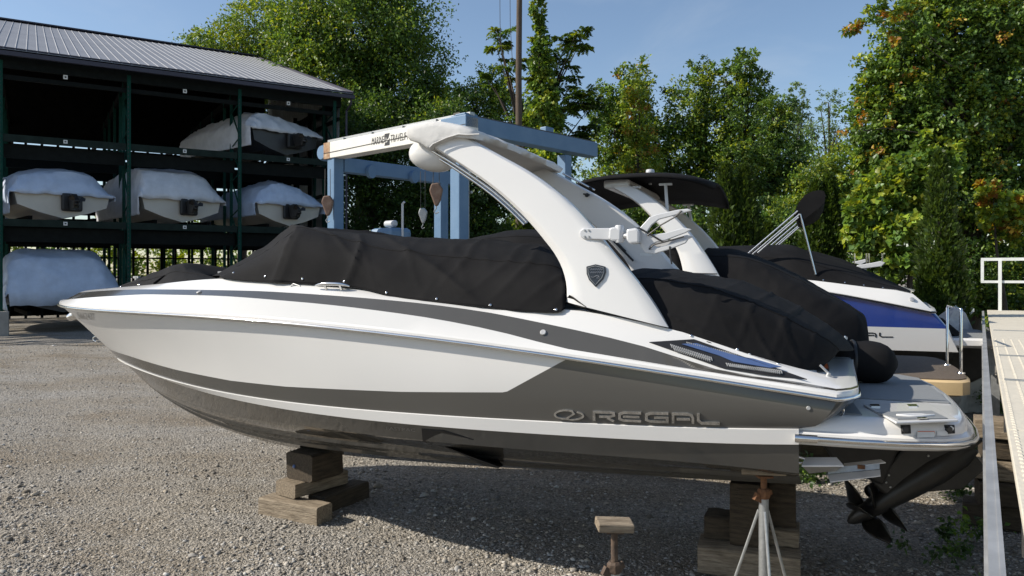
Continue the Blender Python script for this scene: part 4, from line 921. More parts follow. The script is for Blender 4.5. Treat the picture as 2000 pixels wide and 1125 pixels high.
for x in (1669, 1692, 1697, 1723): m = MB(); m.tube([q4(x, 515, .55), q4(x, 495, .55)], .013, 8); m.build('rack_peg', 'chrome', boat4, smooth=40)
m = MB(); m.bar(q4(1690, 520, .5), q4(1690, 555, .5), .05, .05); m.build('rack_stem', 'alupaint', boat4)

# ------------------------------------------------------------------ aluminium ramp on the right
e0, e1 = Vector((1.24, 1.88, 1.43)), Vector((9.74, 15.8, 1.43)); rd = (e1 - e0).normalized(); rs = Vector((rd.y, -rd.x, 0)); start = e0 - rd * 2.5
rlen = (e1 - start).length; rw = 1.9; rz_ = math.atan2(rd.y, rd.x)
ramp = thing('loading_ramp', (start.x, start.y, 0), rz_, 'long aluminium ramp with cream perforated deck along the right edge', 'ramp')   # local x along, y to the left
zt = 1.43
cuts = [0.]
for yy in (1125, 900, 748, 695, 646): cuts.append((Wg(1960, yy, zt) - start).dot(rd))
cuts = [0., 2.6, 4.6, 6.6] + sorted(c for c in cuts if c > 7.2) + [rlen]
MT['deckperf'] = MT['decking']
for a, b in zip(cuts[:-1], cuts[1:]):
    m = MB(); m.box(((a + b) / 2, -rw / 2 - .02, zt - .02), (b - a - .025, rw - .02, .04))
    o = m.build('deck_panel', 'decking', ramp, bevel=.004)
# moulded grip nubs on the nearer panels
nb = []; fb = []
xs_ = np.arange(1.6, 10.6, .075); ys_ = np.arange(-.06, -.9, -.075); k = 0
for x in xs_:
    for y in ys_:
        nb += [(x - .016, y - .009, zt + .0005), (x + .016, y - .009, zt + .0005), (x + .016, y + .009, zt + .0005), (x - .016, y + .009, zt + .0005), (x - .010, y - .004, zt + .006), (x + .010, y - .004, zt + .006), (x + .010, y + .004, zt + .006), (x - .010, y + .004, zt + .006)]
        fb += [[k + i for i in f] for f in ((4, 5, 6, 7), (0, 1, 5, 4), (1, 2, 6, 5), (2, 3, 7, 6), (3, 0, 4, 7))]; k += 8
m = MB(); m.v = nb; m.f = fb; m.m = [0] * len(fb); o = m.build('grip_nub', 'decking', ramp); o['kind'] = 'stuff'
for y in (.03, -rw - .02):
    m = MB(); m.box((rlen / 2, y, zt - .13), (rlen, .012, .22)); m.box((rlen / 2, y + .02, zt - .238), (rlen, .04, .012)); m.box((rlen / 2, y + .016, zt - .03), (rlen, .032, .014)); m.box((rlen / 2, y + .012, zt - .12), (rlen, .016, .03)); m.build('side_channel', 'alu', ramp)
for x in np.arange(1.0, rlen, 2.4):
    m = MB(); m.box((x, -rw / 2, zt - .16), (.06, rw - .08, .12)); m.build('cross_member', 'alu', ramp)
for x in cuts[3:-1]:
    m = MB(); m.box((x, -rw / 2 - .03, zt + .004), (.05, rw - .06, .012)); m.build('joint_strip', 'galv', ramp)
for x in (3.2, 9.8, 13.2, rlen - .4):
    for y in (-.05, -rw + .07):
        m = MB(); m.box((x, y, (zt - .33) / 2), (.08, .08, zt - .33)); m.box((x, y, .012), (.2, .2, .02)); m.build('leg', 'galv', ramp)
# rail across the far end
rp = lambda px, py: ((px - start).dot(rd), (px - start).dot(Vector((-rd.y, rd.x, 0))))
ztop = 2.17 - (507 - CY) / F * 15.9; zmid = 2.17 - (550 - CY) / F * 15.9
m = MB(); x = rlen - .1
m.bar((x, .08, ztop), (x, -rw - .1, ztop), .06, .06); m.bar((x, .08, zmid), (x, -rw - .1, zmid), .05, .05)
m.bar((x, .055, zmid), (x, .055, ztop), .055, .055, up=(1, 0, 0)); m.build('guard_rail', 'railwhite', ramp)
for y in (-.25, -rw + .1): m = MB(); m.bar((x - .03, y, zt), (x - .03, y, ztop - .03), .06, .06, up=(1, 0, 0)); m.build('rail_post', 'railwhite', ramp)
# timber crib under the ramp
for k, (dx, dy, z, sz, ang, mt) in enumerate(((0, 0, .10, (.7, .26, .2), 0, 'wooddk'), (.02, -.02, .30, (.55, .3, .2), 8, 'wooddk'), (0, .0, .50, (.6, .26, .18), 3, 'wood'), (.03, 0, .68, (.5, .3, .17), 6, 'wooddk'), (.0, -.02, .85, (.55, .32, .16), 2, 'wood'))):
    p = Wg(1932, 1000, .1); timber('timber_block', (p.x + .12 + dx, p.y + dy - .1, z), sz, rz_ + R(ang) + 1.57, mt, ('bottom', 'second', 'third', 'fourth', 'topmost')[k] + ' timber of the crib holding up the ramp', 'crib timbers under the ramp', 0, 60 + k)

# ------------------------------------------------------------------ boat storage shed
S0 = np.array([-18.07, 27.1]); sx = np.array([.848, .53]); sy = np.array([-.53, .848]); srz = math.atan2(.53, .848)
def sh(x, y, dep):                                 # picture point on the plane `dep` metres behind the shed's open face
    k = (x - CX) / F; b = S0 + sy * dep; t = (k * b[1] - b[0]) / (sx[0] - k * sx[1]); d = b[1] + sx[1] * t
    return Vector((t, dep, H - (y - CY) / F * d))
def shw(t, dep, z=0.): P = S0 + sx * t + sy * dep; return Vector((P[0], P[1], z))
shed = thing('boat_shed', shw(0, 0), srz, 'tall open fronted steel boat shed with grey ribbed roof and three rack tiers', 'shed')
BAY, T1, TL = 4.07, 12.25, -8.14
ZE, ZR, DR, DB = 10.12, 15.55, 16.3, 22.0
slope = (ZR - ZE) / DR
# roof panels, one per rib
def roof_panel_mesh(length, rise, name):
    m = MB(); w_ = .335
    prof_ = [(0, 0), (.03, .0), (.045, .022), (.065, .022), (.08, 0), (w_, 0)]
    a = [(x, 0, z) for x, z in prof_]; b = [(x, length, z + rise) for x, z in prof_]
    lo = [(x, 0, -.02) for x, z in prof_]; lob = [(x, length, rise - .02) for x, z in prof_]
    m.grid([a, b]); m.grid([lo, lob], flip=True); m.grid([a, lo], flip=True)
    return m.build(name, 'roof', shed, smooth=20)
over = .55
pm = roof_panel_mesh(DR + over, slope * (DR + over), 'roof_panel'); nP = int((T1 + .55 - TL) / .335)
for i in range(nP):
    o = pm if i == 0 else pm.copy()
    if i: COL.objects.link(o)
    o.location = (T1 + .55 - .335 * (i + 1), -over, ZE - slope * over + .08)
m = MB(); L_ = T1 + .55 - TL; xm = (T1 + .55 + TL) / 2
m.add([(TL, DR, ZR + .06), (T1 + .55, DR, ZR + .06), (T1 + .55, DB + .3, ZR - slope * (DB + .3 - DR) + .06), (TL, DB + .3, ZR - slope * (DB + .3 - DR) + .06)], [(0, 1, 2, 3)])
o = m.build('back_roof', 'roof', shed); md = o.modifiers.new('s', 'SOLIDIFY'); md.thickness = .05
m = MB(); m.bar((TL, DR - .12, ZR + .10), (T1 + .56, DR - .12, ZR + .10), .45, .07); m.build('ridge_cap', 'rooftrim', shed)
m = MB(); m.bar((TL, -over - .06, ZE - slope * over - .09), (T1 + .6, -over - .06, ZE - slope * over - .09), .14, .15); m.build('gutter', 'rooftrim', shed)
m = MB(); m.bar((TL, -over + .10, ZE - slope * over + .125), (T1 + .6, -over + .10, ZE - slope * over + .125), .16, .05); m.build('snow_bar', 'rooftrim', shed)
m = MB(); m.bar((TL, .0, ZE - .35), (T1 + .2, .0, ZE - .35), .12, .62); m.build('fascia', 'rackdark', shed)
m = MB(); m.bar((T1 + .56, -over, ZE - slope * over + .06), (T1 + .56, DR, ZR + .04), .05, .22); m.build('rake_trim', 'rooftrim', shed)
m = MB(); m.tube([(T1 + .5, -.5, ZE - .25), (T1 + .5, -.45, ZE - .55), (T1 + .42, -.1, ZE - .8), (T1 + .42, -.1, .3)], .05, 8); m.build('downpipe', 'rooftrim', shed, smooth=40)
# front uprights with punched slots, and the braced frames behind them
def upright(x, y, front):
    m = MB(); m.box((x, y, (ZE - .4) / 2), (.13 if front else .11, .10, ZE - .4), None, 0)
    if front:
        for i in range(int((ZE - 1.2) / .155)):
            z = .6 + i * .155
            m.box((x - .022, y - .0505, z), (.042, .006, .062), None, 1)
    return m.build('rack_upright', ['rackgreen', 'ink'], shed)
for i in range(-2, 4):
    x = i * BAY + (.02 if i < 3 else -.05)
    upright(x, -.02, True)
    for dep in (1.25, 2.6, 5.2, 8.0, 10.6): upright(x - .06, dep, False)
    for z in np.arange(.6, ZE - 1.3, 1.45):
        m = MB(); m.bar((x, 0.05, z), (x - .05, 1.2, z + 1.1), .05, .05); m.bar((x - .05, 1.2, z + 1.1), (x, .05, z + 1.35), .04, .04); m.build('frame_brace', 'rackgreen', shed)
# load beams
for lev, zz in enumerate((4.0, 7.0)):
    for i in range(-2, 3):
        for dep in (.02, 2.6, 5.2, 8.0):
            m = MB(); m.bar((i * BAY + .07, dep, zz), (i * BAY + BAY - .07, dep, zz), .10, .26 if dep < 1 else .2); bm0 = m.build('load_beam', 'rackbeam' if dep < 1 else 'rackdark', shed)
            if dep < 1 and i > -2:
                m = MB(); xx = sh((106, 330 * 1.0, 541)[i] if lev == 0 and i > -1 else 100, 440, 0)[0] if i >= 0 else i * BAY + 2; m.box((i * BAY + 2.0, dep - .058, zz + .01), (.13, .012, .13), None, 0); m.box((i * BAY + 2.0, dep - .066, zz + .01), (.06, .006, .05), None, 1); m.build('bay_label', ['paper', 'ink'], bm0)
        for dep, hh in ((.35, .5), (3.2, .5), (6.5, .5)):
            m = MB(); m.bar((i * BAY + .1, dep, zz - .42), (i * BAY + BAY - .1, dep, zz - .42), .06, hh); m.build('bunk_shade_board', 'rackdark', shed)  # dark boards stand in for the deep shade under the bunk decks
for i in range(-1, 3):
    m = MB(); m.box((i * BAY + 2.0, -.07, ZE - .75), (.14, .012, .15), None, 0); m.box((i * BAY + 2.0, -.079, ZE - .75), (.06, .006, .06), None, 1); m.build('bay_label', ['paper', 'ink'], shed)
    m = MB(); m.bar((i * BAY, .1, ZE - .95), (i * BAY + BAY, .1, ZE - .95), .10, .16); m.build('load_beam', 'rackdark', shed)
# purlins and rafters under the roof
for dep in np.arange(.8, DB, 1.3):
    z = ZE + slope * dep - .15 if dep < DR else ZR - slope * (dep - DR) - .15
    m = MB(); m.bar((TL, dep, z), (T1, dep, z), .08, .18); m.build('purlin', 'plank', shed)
for i in range(-2, 4):
    m = MB(); m.bar((i * BAY, .1, ZE - .42), (i * BAY, DR, ZR - .42), .12, .35); m.bar((i * BAY, DR, ZR - .42), (i * BAY, DB, ZR - .42 - slope * (DB - DR)), .12, .35); m.bar((i * BAY, .1, ZE - .55), (i * BAY, DB, ZE - .55), .12, .3); m.build('roof_truss', 'plank', shed)
# back wall of spaced planks, open at the foot
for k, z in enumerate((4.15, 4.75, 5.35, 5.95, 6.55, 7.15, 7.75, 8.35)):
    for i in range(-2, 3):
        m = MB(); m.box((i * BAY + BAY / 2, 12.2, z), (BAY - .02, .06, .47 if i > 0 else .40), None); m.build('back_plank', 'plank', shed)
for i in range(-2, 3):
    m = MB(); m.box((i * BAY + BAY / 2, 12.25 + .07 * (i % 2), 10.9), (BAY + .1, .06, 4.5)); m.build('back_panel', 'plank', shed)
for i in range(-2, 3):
    m = MB(); m.box((i * BAY + BAY / 2, 12.25 + .07 * (i % 2), .75), (BAY + .1, .06, 1.3)); m.build('back_panel', 'plank', shed)  # low dark panels added to cover the sunlit ground strip behind the shed
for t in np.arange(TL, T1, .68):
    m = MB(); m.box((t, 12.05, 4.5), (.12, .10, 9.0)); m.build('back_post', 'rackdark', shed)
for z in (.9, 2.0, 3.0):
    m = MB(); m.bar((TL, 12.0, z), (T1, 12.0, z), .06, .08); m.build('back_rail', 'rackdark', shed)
for t, dep in ((1.2, 14.), (1.5, 14.2), (4.9, 13.5), (5.3, 13.6), (7.2, 14.), (7.7, 14.1), (3.3, 15.)):
    m = MB(); m.box((t, dep, 2.2), (.14, .1, 4.4)); m.build('rack_upright', 'rackgreen', shed)
# corrugated end wall with its framing
for k in range(36):
    y0 = .35 + k * .335; z1 = ZE + slope * y0 - .25
    m = MB(); prof_ = [(0, 0), (.05, 0), (.07, .03), (.11, .03), (.13, 0), (.333, 0)]
    m.grid([[(T1 + .25 + d, y0 + y, .25) for y, d in prof_], [(T1 + .25 + d, y0 + y, z1) for y, d in prof_]]); o = m.build('wall_sheet', 'siding', shed, smooth=20); md = o.modifiers.new('s', 'SOLIDIFY'); md.thickness = .004
for y in (2.0, 4.2, 6.6, 9.0, 11.4):
    m = MB(); m.box((T1 + .12, y, ZE / 2), (.16, .14, ZE)); m.build('wall_post', 'rackdark', shed)
for z in (1.0, 2.6, 4.2, 5.8, 7.4, 9.0):
    m = MB(); m.bar((T1 + .17, .2, z), (T1 + .17, 12, z), .07, .14); m.build('wall_girt', 'rackdark', shed)
for i in range(-2, 4):
    m = MB(); m.box((i * BAY + (.02 if i < 3 else -.05), -.1, .4), (.5, .5, .9)); m.build('footing', 'concrete', shed, bevel=.02)

# boats stored on the racks, stern out under pale tarpaulins
def rack_boat(cx, zk, hw, hem, top, length, label, tilt=0., hullm='rackhull', front_hem=None, seed=1, drive=0., shape=None, skew=.20):
    t = thing('stored_boat', shw(cx, .35, zk), srz + skew, label, 'stored boat', 'boats stored on the racks')
    zc = .46; rngb = np.random.default_rng(seed)
    # hull: transom section carried inwards, keel V
    st = []
    for y, k, kr in ((0, 1, 0), (.02, 1, 0), (length * .45, 1.0, 0), (length * .7, .85, .06), (length * .88, .5, .22), (length, .03, .5)):
        st.append([(-hw * .92 * k, y, hem), (-hw * .86 * k, y, zc + kr * .6), (-hw * .45 * k, y, .20 + kr), (0, y, kr), (hw * .45 * k, y, .20 + kr), (hw * .86 * k, y, zc + kr * .6), (hw * .92 * k, y, hem)])
    m = MB(); m.grid(st); m.add(st[0], [tuple(range(7))], 0); m.build('hull', hullm, t, smooth=30, fixn=True)
    # tarpaulin: a cross-section of taut straight facets carried inwards, hanging over transom and sides with creases
    n1, n2 = 54, 61; rows_ = []; sec_ = np.array(shape); ts = np.concatenate([[0], np.cumsum(np.linalg.norm(np.diff(sec_, axis=0), axis=1))]); ts /= ts[-1]; u_ = np.linspace(0, 1, n2)
    X0 = np.interp(u_, ts, sec_[:, 0]); Z0 = np.interp(u_, ts, sec_[:, 1])
    for _ in range(2): X0[1:-1] = (X0[:-2] + 2 * X0[1:-1] + X0[2:]) / 4; Z0[1:-1] = (Z0[:-2] + 2 * Z0[1:-1] + Z0[2:]) / 4
    fx = rngb.uniform(3, 13, 9); fy = rngb.uniform(-16, 16, 9); fp = rngb.uniform(0, 6.28, 9); fa = rngb.uniform(.3, 1, 9)
    for i in range(n1):
        a = (i / (n1 - 1)) ** 1.5; y = -.14 + a * length; row = []
        up = np.interp(a, [0, .012, .05, .16, .4, .6, 1], [.10, .38, .80, 1.0, .96, .8, .4]); wid = np.interp(a, [0, .6, .8, .93, 1], [1, 1, .85, .5, .05])
        for j in range(n2):
            e = abs(u_[j] * 2 - 1); zz = Z0[j]; z = hem + (top - hem) * zz * (up if zz > 0 else 1)
            w_ = sum(f3 * (1 - abs(math.sin(f0 * a * 2.2 + f1 * u_[j] + f2))) ** 5 for f0, f1, f2, f3 in zip(fx, fy, fp, fa)) * .06 + .02 * math.sin(7 * a + 9 * u_[j] + seed)
            row.append((hw * X0[j] * wid + w_ * .4 * (X0[j] > 0) - w_ * .4 * (X0[j] < 0), y - w_ * .6 * (a < .1), z + w_ * .7 * (1 - e)))
        rows_.append(row)
    skirt = [(x, y - .01 + .03 * math.sin(9 * x + seed), min(z, hem) - (.05 + (front_hem or .0) + .02 * math.sin(5 * x + seed) + .012 * math.sin(13 * x))) if abs(x) < hw * .97 else (x, y, z - .05) for x, y, z in rows_[0]]
    m = MB(); m.grid([skirt] + rows_); o = m.build('tarpaulin', 'tarp' if seed % 2 else 'tarp2', t, smooth=35, fixn=True); md = o.modifiers.new('s', 'SOLIDIFY'); md.thickness = .01
    if drive is not None:
        m = MB(); zd = hem * .52
        m.box((.0, -.10, zd + .05), (.55, .12, .50), None, 0); dr = m.build('drive_mount', 'rubber', t, bevel=.06); dr.location = (drive, 0, -.10 * hem); dr.scale = (1.3, 1.15, 1.35)
        m = MB(); m.slab([(.05, -.12, zd + .22), (.05, -.50, zd + .26), (.05, -.86, zd + .06), (.05, -.72, zd - .16), (.05, -.3, zd - .18)], (-.16, 0, 0)); m.build('drive_leg', 'drive', dr, fixn=True, bevel=.03)
        m = MB(); c = Vector((-.03, -.80, zd + .03)); m.lathe(c + Vector((0, .25, .0)), c + Vector((0, -.14, -.08)), [(0, .05), (.6, .08), (1, .02)], 10)
        for k in range(3):
            a_ = k * 2.094 + .4; m.slab([c, c + Vector((math.cos(a_ - .35) * .2, -.05, math.sin(a_ - .35) * .2)), c + Vector((math.cos(a_) * .24, -.02, math.sin(a_) * .24)), c + Vector((math.cos(a_ + .35) * .2, .04, math.sin(a_ + .35) * .2))], (0, .012, 0))
        m.build('propeller', 'propm', dr, fixn=True)
    for x in (-hw * .62, hw * .62):
        m = MB(); m.box((x, length * .3, -.02), (.12, length * .6, .16)); m.build('bunk', 'plank', t)
    return t
zf = lambda y, x: sh(x, y, .35)[2]
# centre t, keel z, half width
SA = [(-1.0, -.75), (-1.02, 0), (-.80, .72), (-.35, .93), (.2, 1.0), (.55, .90), (.95, .12), (1.02, 0), (1.0, -.15)]
SB = [(-1.0, -.55), (-1.02, 0), (-.86, .95), (-.5, .98), (.35, 1.0), (.60, .93), (1.0, .1), (1.03, 0), (1.0, -.12)]
SC_ = [(-1.0, -.5), (-1.02, 0), (-.75, .62), (-.15, 1.0), (.25, .85), (.85, .45), (1.02, .1), (1.03, -.2), (1.0, -.3)]
SD = [(-1.0, -.9), (-1.02, .2), (-.70, .95), (-.4, 1.0), (.2, .85), (.7, .62), (1.0, .22), (1.03, 0), (1.0, -.1)]
SE = [(-1.0, -.30), (-1.05, .0), (-.98, .80), (-.8, .98), (.55, 1.0), (.75, .93), (1.05, .35), (1.05, 0), (1.0, -.25)]
rack_boat(1.95, 4.22, 1.70, .90, 1.95, 8.2, 'tarpaulined boat on the middle rack of the leftmost bay, rounded cover', seed=1, shape=SA, drive=.25)
rack_boat(6.05, 4.22, 1.66, .92, 2.20, 8.2, 'tarpaulined boat on the middle rack of the centre bay, flat topped cover', seed=2, shape=SB, drive=.2)
rack_boat(10.3, 4.22, 1.58, .92, 2.02, 8.0, 'tarpaulined boat on the middle rack of the right bay, peaked cover', seed=3, shape=SC_, drive=.0)
rack_boat(10.15, 7.24, 1.72, .95, 1.78, 8.2, 'tarpaulined boat alone on the top rack of the right bay', hullm='hulldk', seed=4, shape=SD, drive=.35, skew=.3)
rack_boat(1.95, .75, 1.74, .62, 2.35, 8.0, 'tarpaulined boat at ground level in the leftmost bay, its cover hanging low', hullm='hulldk', front_hem=.30, seed=5, shape=SE, drive=None, skew=.1)
rack_boat(-2.1, 4.22, 1.65, .95, 1.9, 8.0, 'tarpaulined boat on the middle rack beyond the left edge of the shed front', seed=6, shape=SA)

# ------------------------------------------------------------------ boat hoist
NC, LC, RC = Vector((-1.30, 19., 0)), Vector((-5.17, 22.5, 0)), Vector((1.51, 22.1, 0)); BC = LC + RC - NC
ld = (LC - NC).normalized(); rdv = (RC - NC).normalized(); lrz = math.atan2(ld.y, ld.x)
lift = thing('boat_hoist', NC, 0, 'blue gantry boat hoist with one white top beam, behind the boats', 'boat hoist')
def Lq(v): return Vector(v) - NC
ZT = 6.0
for P, w_ in ((NC, .33), (LC, .34), (RC, .30), (BC, .34)):
    m = MB(); m.bar(Lq(P) + Vector((0, 0, .5)), Lq(P) + Vector((0, 0, ZT - .42)), w_, w_, up=ld); m.build('column', 'liftblue', lift, bevel=.02)
for P in (NC, LC, RC, BC):
    m = MB(); c = Lq(P) + Vector((0, 0, .55)); m.lathe(c - rdv * .22, c + rdv * .22, [(0, .3), (.1, .52), (.9, .52), (1, .3)], 20); m.build('wheel', 'rubber', lift, smooth=40)
# white beam: near corner to left corner
a = Lq(NC) + Vector((0, 0, ZT - .23)) - ld * .45; b = Lq(LC) + Vector((0, 0, ZT - .23)) + ld * .28
m = MB(); m.bar(a, b, .42, .46); wb = m.build('top_beam', 'liftwhite', lift, bevel=.012); wb['label'] = 'white top beam with black lettering'
m = MB(); m.bar(b - ld * .30, b + ld * .012, .43, .47); m.build('rust_patch', 'liftrust', wb)
for k in range(4):
    c = a.lerp(b, .2 + .22 * k) + Vector((0, 0, .26)); m = MB(); m.box(c, (.08, .3, .10), Matrix.Rotation(lrz, 3, 'Z')); m.build('rail_clamp', 'galv', wb)
m = MB(); m.bar(a + Vector((0, 0, .30)), b + Vector((0, 0, .30)), .16, .08); m.build('trolley_rail', 'galv', lift)
m = MB(); m.tube([a - rdv * .222 + Vector((0, 0, .02)), b - rdv * .222 + Vector((0, 0, -.07))], .008, 5); m.build('wire_rope', 'cable', lift)
# lettering on the outer face of the white beam (reads from the left end towards the near corner)
face = -rdv if (-rdv).dot(Vector((0, -1, 0))) > 0 else rdv
n_ = Vector((-ld.y, ld.x, 0)); n_ = n_ if n_.y < 0 else -n_
xd = -ld
def beam_text(txt, s0, h_, mt, nm):
    v, f = text_mesh(txt, h_ * 1.42, .12); xs = [p[0] for p in v]; m = MB()
    m.add([b + xd * (s0 + (p[0] - min(xs)) * .80) + n_ * .216 + Vector((0, 0, p[1] - h_ * .45)) for p in v], f); return m.build(nm, mt, wb), (max(xs) - min(xs)) * .80
bl = (b - a).length
def s_of(px):                                      # distance along the beam from its left end for a picture column
    best = min(np.linspace(0, bl, 400), key=lambda s_: abs(((b + NC + xd * s_ + n_ * .21).x / (b + NC + xd * s_ + n_ * .21).y * F + CX) - px)); return best
def text_fit(txt, p0, p1, zc_, h_, nm):
    v, f = text_mesh(txt, 1.0, .15); xs = [p[0] for p in v]; ys = [p[1] for p in v]; s0, s1 = s_of(p0), s_of(p1); m = MB()
    m.add([b + xd * (s0 + (p[0] - min(xs)) / (max(xs) - min(xs)) * (s1 - s0)) + n_ * .2145 + Vector((0, 0, zc_ + ((p[1] - min(ys)) / (max(ys) - min(ys)) - .5) * h_)) for p in v], f); m.build(nm, 'ink', wb)
text_fit('MARINE', 726, 750, .02, .20, 'lettering'); text_fit('TRAVELIFT', 763, 799, .0, .20, 'lettering')
s0, s1 = s_of(751), s_of(761); c = b + xd * (s0 + s1) / 2 + n_ * .2145; hw_ = (s1 - s0) / 2
m = MB()
def bq(x, z): return c + xd * x * hw_ + Vector((0, 0, z * .16))
m.add([bq(-1, 1), bq(1, 1), bq(.55, .25), bq(-.2, -.1), bq(-.3, .35)], [(0, 1, 2, 3, 4)]); m.add([bq(-1, -1), bq(1, -1), bq(1, .2), bq(.35, -.3), bq(-.1, -.45), bq(-.7, -.45)], [(0, 1, 2, 3, 4, 5)]); m.add([bq(-1, .9), bq(-.5, .5), bq(-.55, -.3), bq(-1, -.4)], [(0, 1, 2, 3)]); m.build('lettering_mark', 'ink', wb)
# blue beams
a2_, b2_ = Lq(NC) - rdv * .1 + Vector((0, 0, ZT - .12)), Lq(RC) + rdv * 1.35 + Vector((0, 0, ZT - .12))
m = MB(); m.bar(a2_, b2_, .40, .42); m.build('top_beam', 'liftblue', lift, bevel=.015)
m = MB(); m.bar(a2_ + Vector((0, 0, .24)), b2_ + Vector((0, 0, .24)), .22, .05); m.build('trolley_rail', 'cable', lift)
m = MB(); m.box(a2_.lerp(b2_, .62) + Vector((0, 0, .32)), (.35, .22, .14), Matrix.Rotation(math.atan2(rdv.y, rdv.x), 3, 'Z')); m.build('trolley', 'liftblue', lift, bevel=.02)
a3_, b3_ = Lq(LC) + Vector((0, 0, ZT - .62)) + rdv * .2, Lq(BC) + Vector((0, 0, ZT - .62)) + rdv * .6
m = MB(); m.bar(a3_, b3_, .34, .42); m.build('cross_beam', 'liftblue', lift, bevel=.015)
for f_ in (.25, .62):
    c = a3_.lerp(b3_, f_) - Vector((0, 0, .12)); m = MB(); m.lathe(c - Vector((.05, .25, 0)), c + Vector((.05, -.30, 0)), [(0, .2), (1, .2)], 12); m.build('sheave', 'liftblue', lift, smooth=40)
# head of the near corner
m = MB(); c = Lq(NC) + Vector((0, 0, ZT - .12)); m.box(c, (.9, .44, .30), Matrix.Rotation(lrz, 3, 'Z')); m.box(c - ld * .25 + Vector((0, 0, .17)), (.35, .44, .06), Matrix.Rotation(lrz, 3, 'Z')); m.build('head_plate', 'liftblue', lift, bevel=.02)
for k in range(4):
    o_ = Lq(NC) + rdv * .21 - ld * (-.15 + .085 * k); m = MB(); m.tube([o_ + Vector((0, 0, .6)), o_ + Vector((0, 0, ZT + .02)), o_ - rdv * .2 + Vector((0, 0, ZT + .10))], .02, 6); m.build('hydraulic_pipe', 'galv', lift, smooth=40)
for z in (2.9, 4.2): m = MB(); m.box(Lq(NC) + rdv * .25 + Vector((0, 0, z)) + ld * .02, (.05, .42, .06), Matrix.Rotation(math.atan2(rdv.y, rdv.x), 3, 'Z')); m.build('pipe_clip', 'galv', lift)
# winch and hook at the left column
c = Lq(LC) + ld * .45 + Vector((0, 0, ZT - .25)); m = MB(); m.lathe(c - rdv * .2, c + rdv * .2, [(0, .2), (.2, .24), (.8, .24), (1, .2)], 14); m.box(c + Vector((0, 0, -.02)) - ld * .2, (.5, .3, .3), Matrix.Rotation(lrz, 3, 'Z')); m.build('winch', 'liftblue', lift, smooth=30)
def hook(px, py0, py1, d, label, mt='rust', s_=1., group='hoist hook blocks'):
    p = Wd(px, py1, d); top = Wd(px, py0, d); t = thing('hook_block', p, 0, label, 'hook block', group); L_ = top - p
    m = MB()
    for dx in (-.09, .09): m.tube([Vector((dx * s_, 0, .2 * s_)), L_ + Vector((dx * .8, 0, 0))], .010, 5)
    m.build('wire_rope', 'cable', t)
    m = MB(); m.slab([Vector((x * s_, -.09 * s_, z * s_)) for x, z in ((-.13, .27), (.07, .30), (.19, .13), (.13, -.18), (.05, -.34), (-.03, -.36), (-.10, -.17), (-.19, .08))], (0, .18 * s_, 0)); m.build('block', mt, t, fixn=True, bevel=.03)
    m = MB(); m.tube([Vector((0, 0, -.3 * s_)), Vector((.0, 0, -.42 * s_)), Vector((-.06 * s_, 0, -.5 * s_)), Vector((-.02 * s_, 0, -.57 * s_)), Vector((.07 * s_, 0, -.52 * s_))], .02 * s_, 6); m.build('hook', 'galv', t, smooth=60)
MT['hookbrown'] = mat('hook_brown', (.14, .075, .05), .7, col2=(.22, .15, .11), vs=8)
hook(852, 318, 378, 20.5, 'brown hook block on wire ropes beside the near hoist column', 'hookbrown', .95)
hook(826, 335, 420, 24., 'small grey hook block hanging far back inside the hoist', 'galv', .75)
hook(640, 330, 400, 22.2, 'brown hook block hanging beside the left hoist column', 'hookbrown', .9)
# engine housing
eh = Wd(763, 470, 23.0); en = thing('engine_housing', (eh.x, eh.y, 0), lrz, 'blue rounded engine housing with white muffler on the hoist', 'engine housing')
m = MB(); zt_ = Wd(763, 446, 23.)[2]; m.box((0, 0, zt_ - .55), (1.05, .8, 1.1)); m.build('housing', 'liftblue', en, bevel=.12)
m = MB(); m.box((0, 0, (zt_ - 1.1) / 2), (.7, .6, zt_ - 1.1)); m.build('pedestal', 'liftblue', en)
m = MB(); zq = Wd(760, 437, 23.)[2]; m.lathe((-.24, 0, zq), (.24, 0, zq), [(0, .06), (.08, .10), (.92, .10), (1, .06)], 12); m.tube([(0, 0, zq), (0, 0, zt_ - .05)], .04, 8); m.build('muffler', 'alupaint', en, smooth=40)
m = MB(); p = Wd(727, 400, 23.) - Vector((eh.x, eh.y, 0)); m.tube([(-.55, 0, zt_ - .3), (-.55, 0, p.z), (-.62, -.02, p.z + .05)], .035, 8); m.build('exhaust_stack', 'alupaint', en, smooth=40)
m = MB(); m.box((0, -.405, zt_ - .12), (.6, .02, .12)); m.build('name_strip', 'alupaint', en)

# ------------------------------------------------------------------ utility pole with wires
pl = Wd(1013, 300, 30.); pole = thing('utility_pole', (pl.x, pl.y, 0), 0, 'tall weathered wooden utility pole rising behind the hoist', 'utility pole')
m = MB(); m.tube([(0, 0, -.2), (.02, 0, 5), (0, 0, 10), (.06, 0, 16)], [.15, .14, .12, .10], 14); m.build('shaft', 'pole', pole, smooth=60)
for x0 in (-.75, -.35): m = MB(); m.tube([(x0, .2, 14.9), (x0 + .02, .2, 12), (x0 + .1, .2, 10.6)], .012, 5); m.build('guy_wire', 'cable', pole)
m = MB(); m.bar((-1.2, .18, 15), (1.2, .18, 15), .10, .12); m.build('crossarm', 'pole', pole)

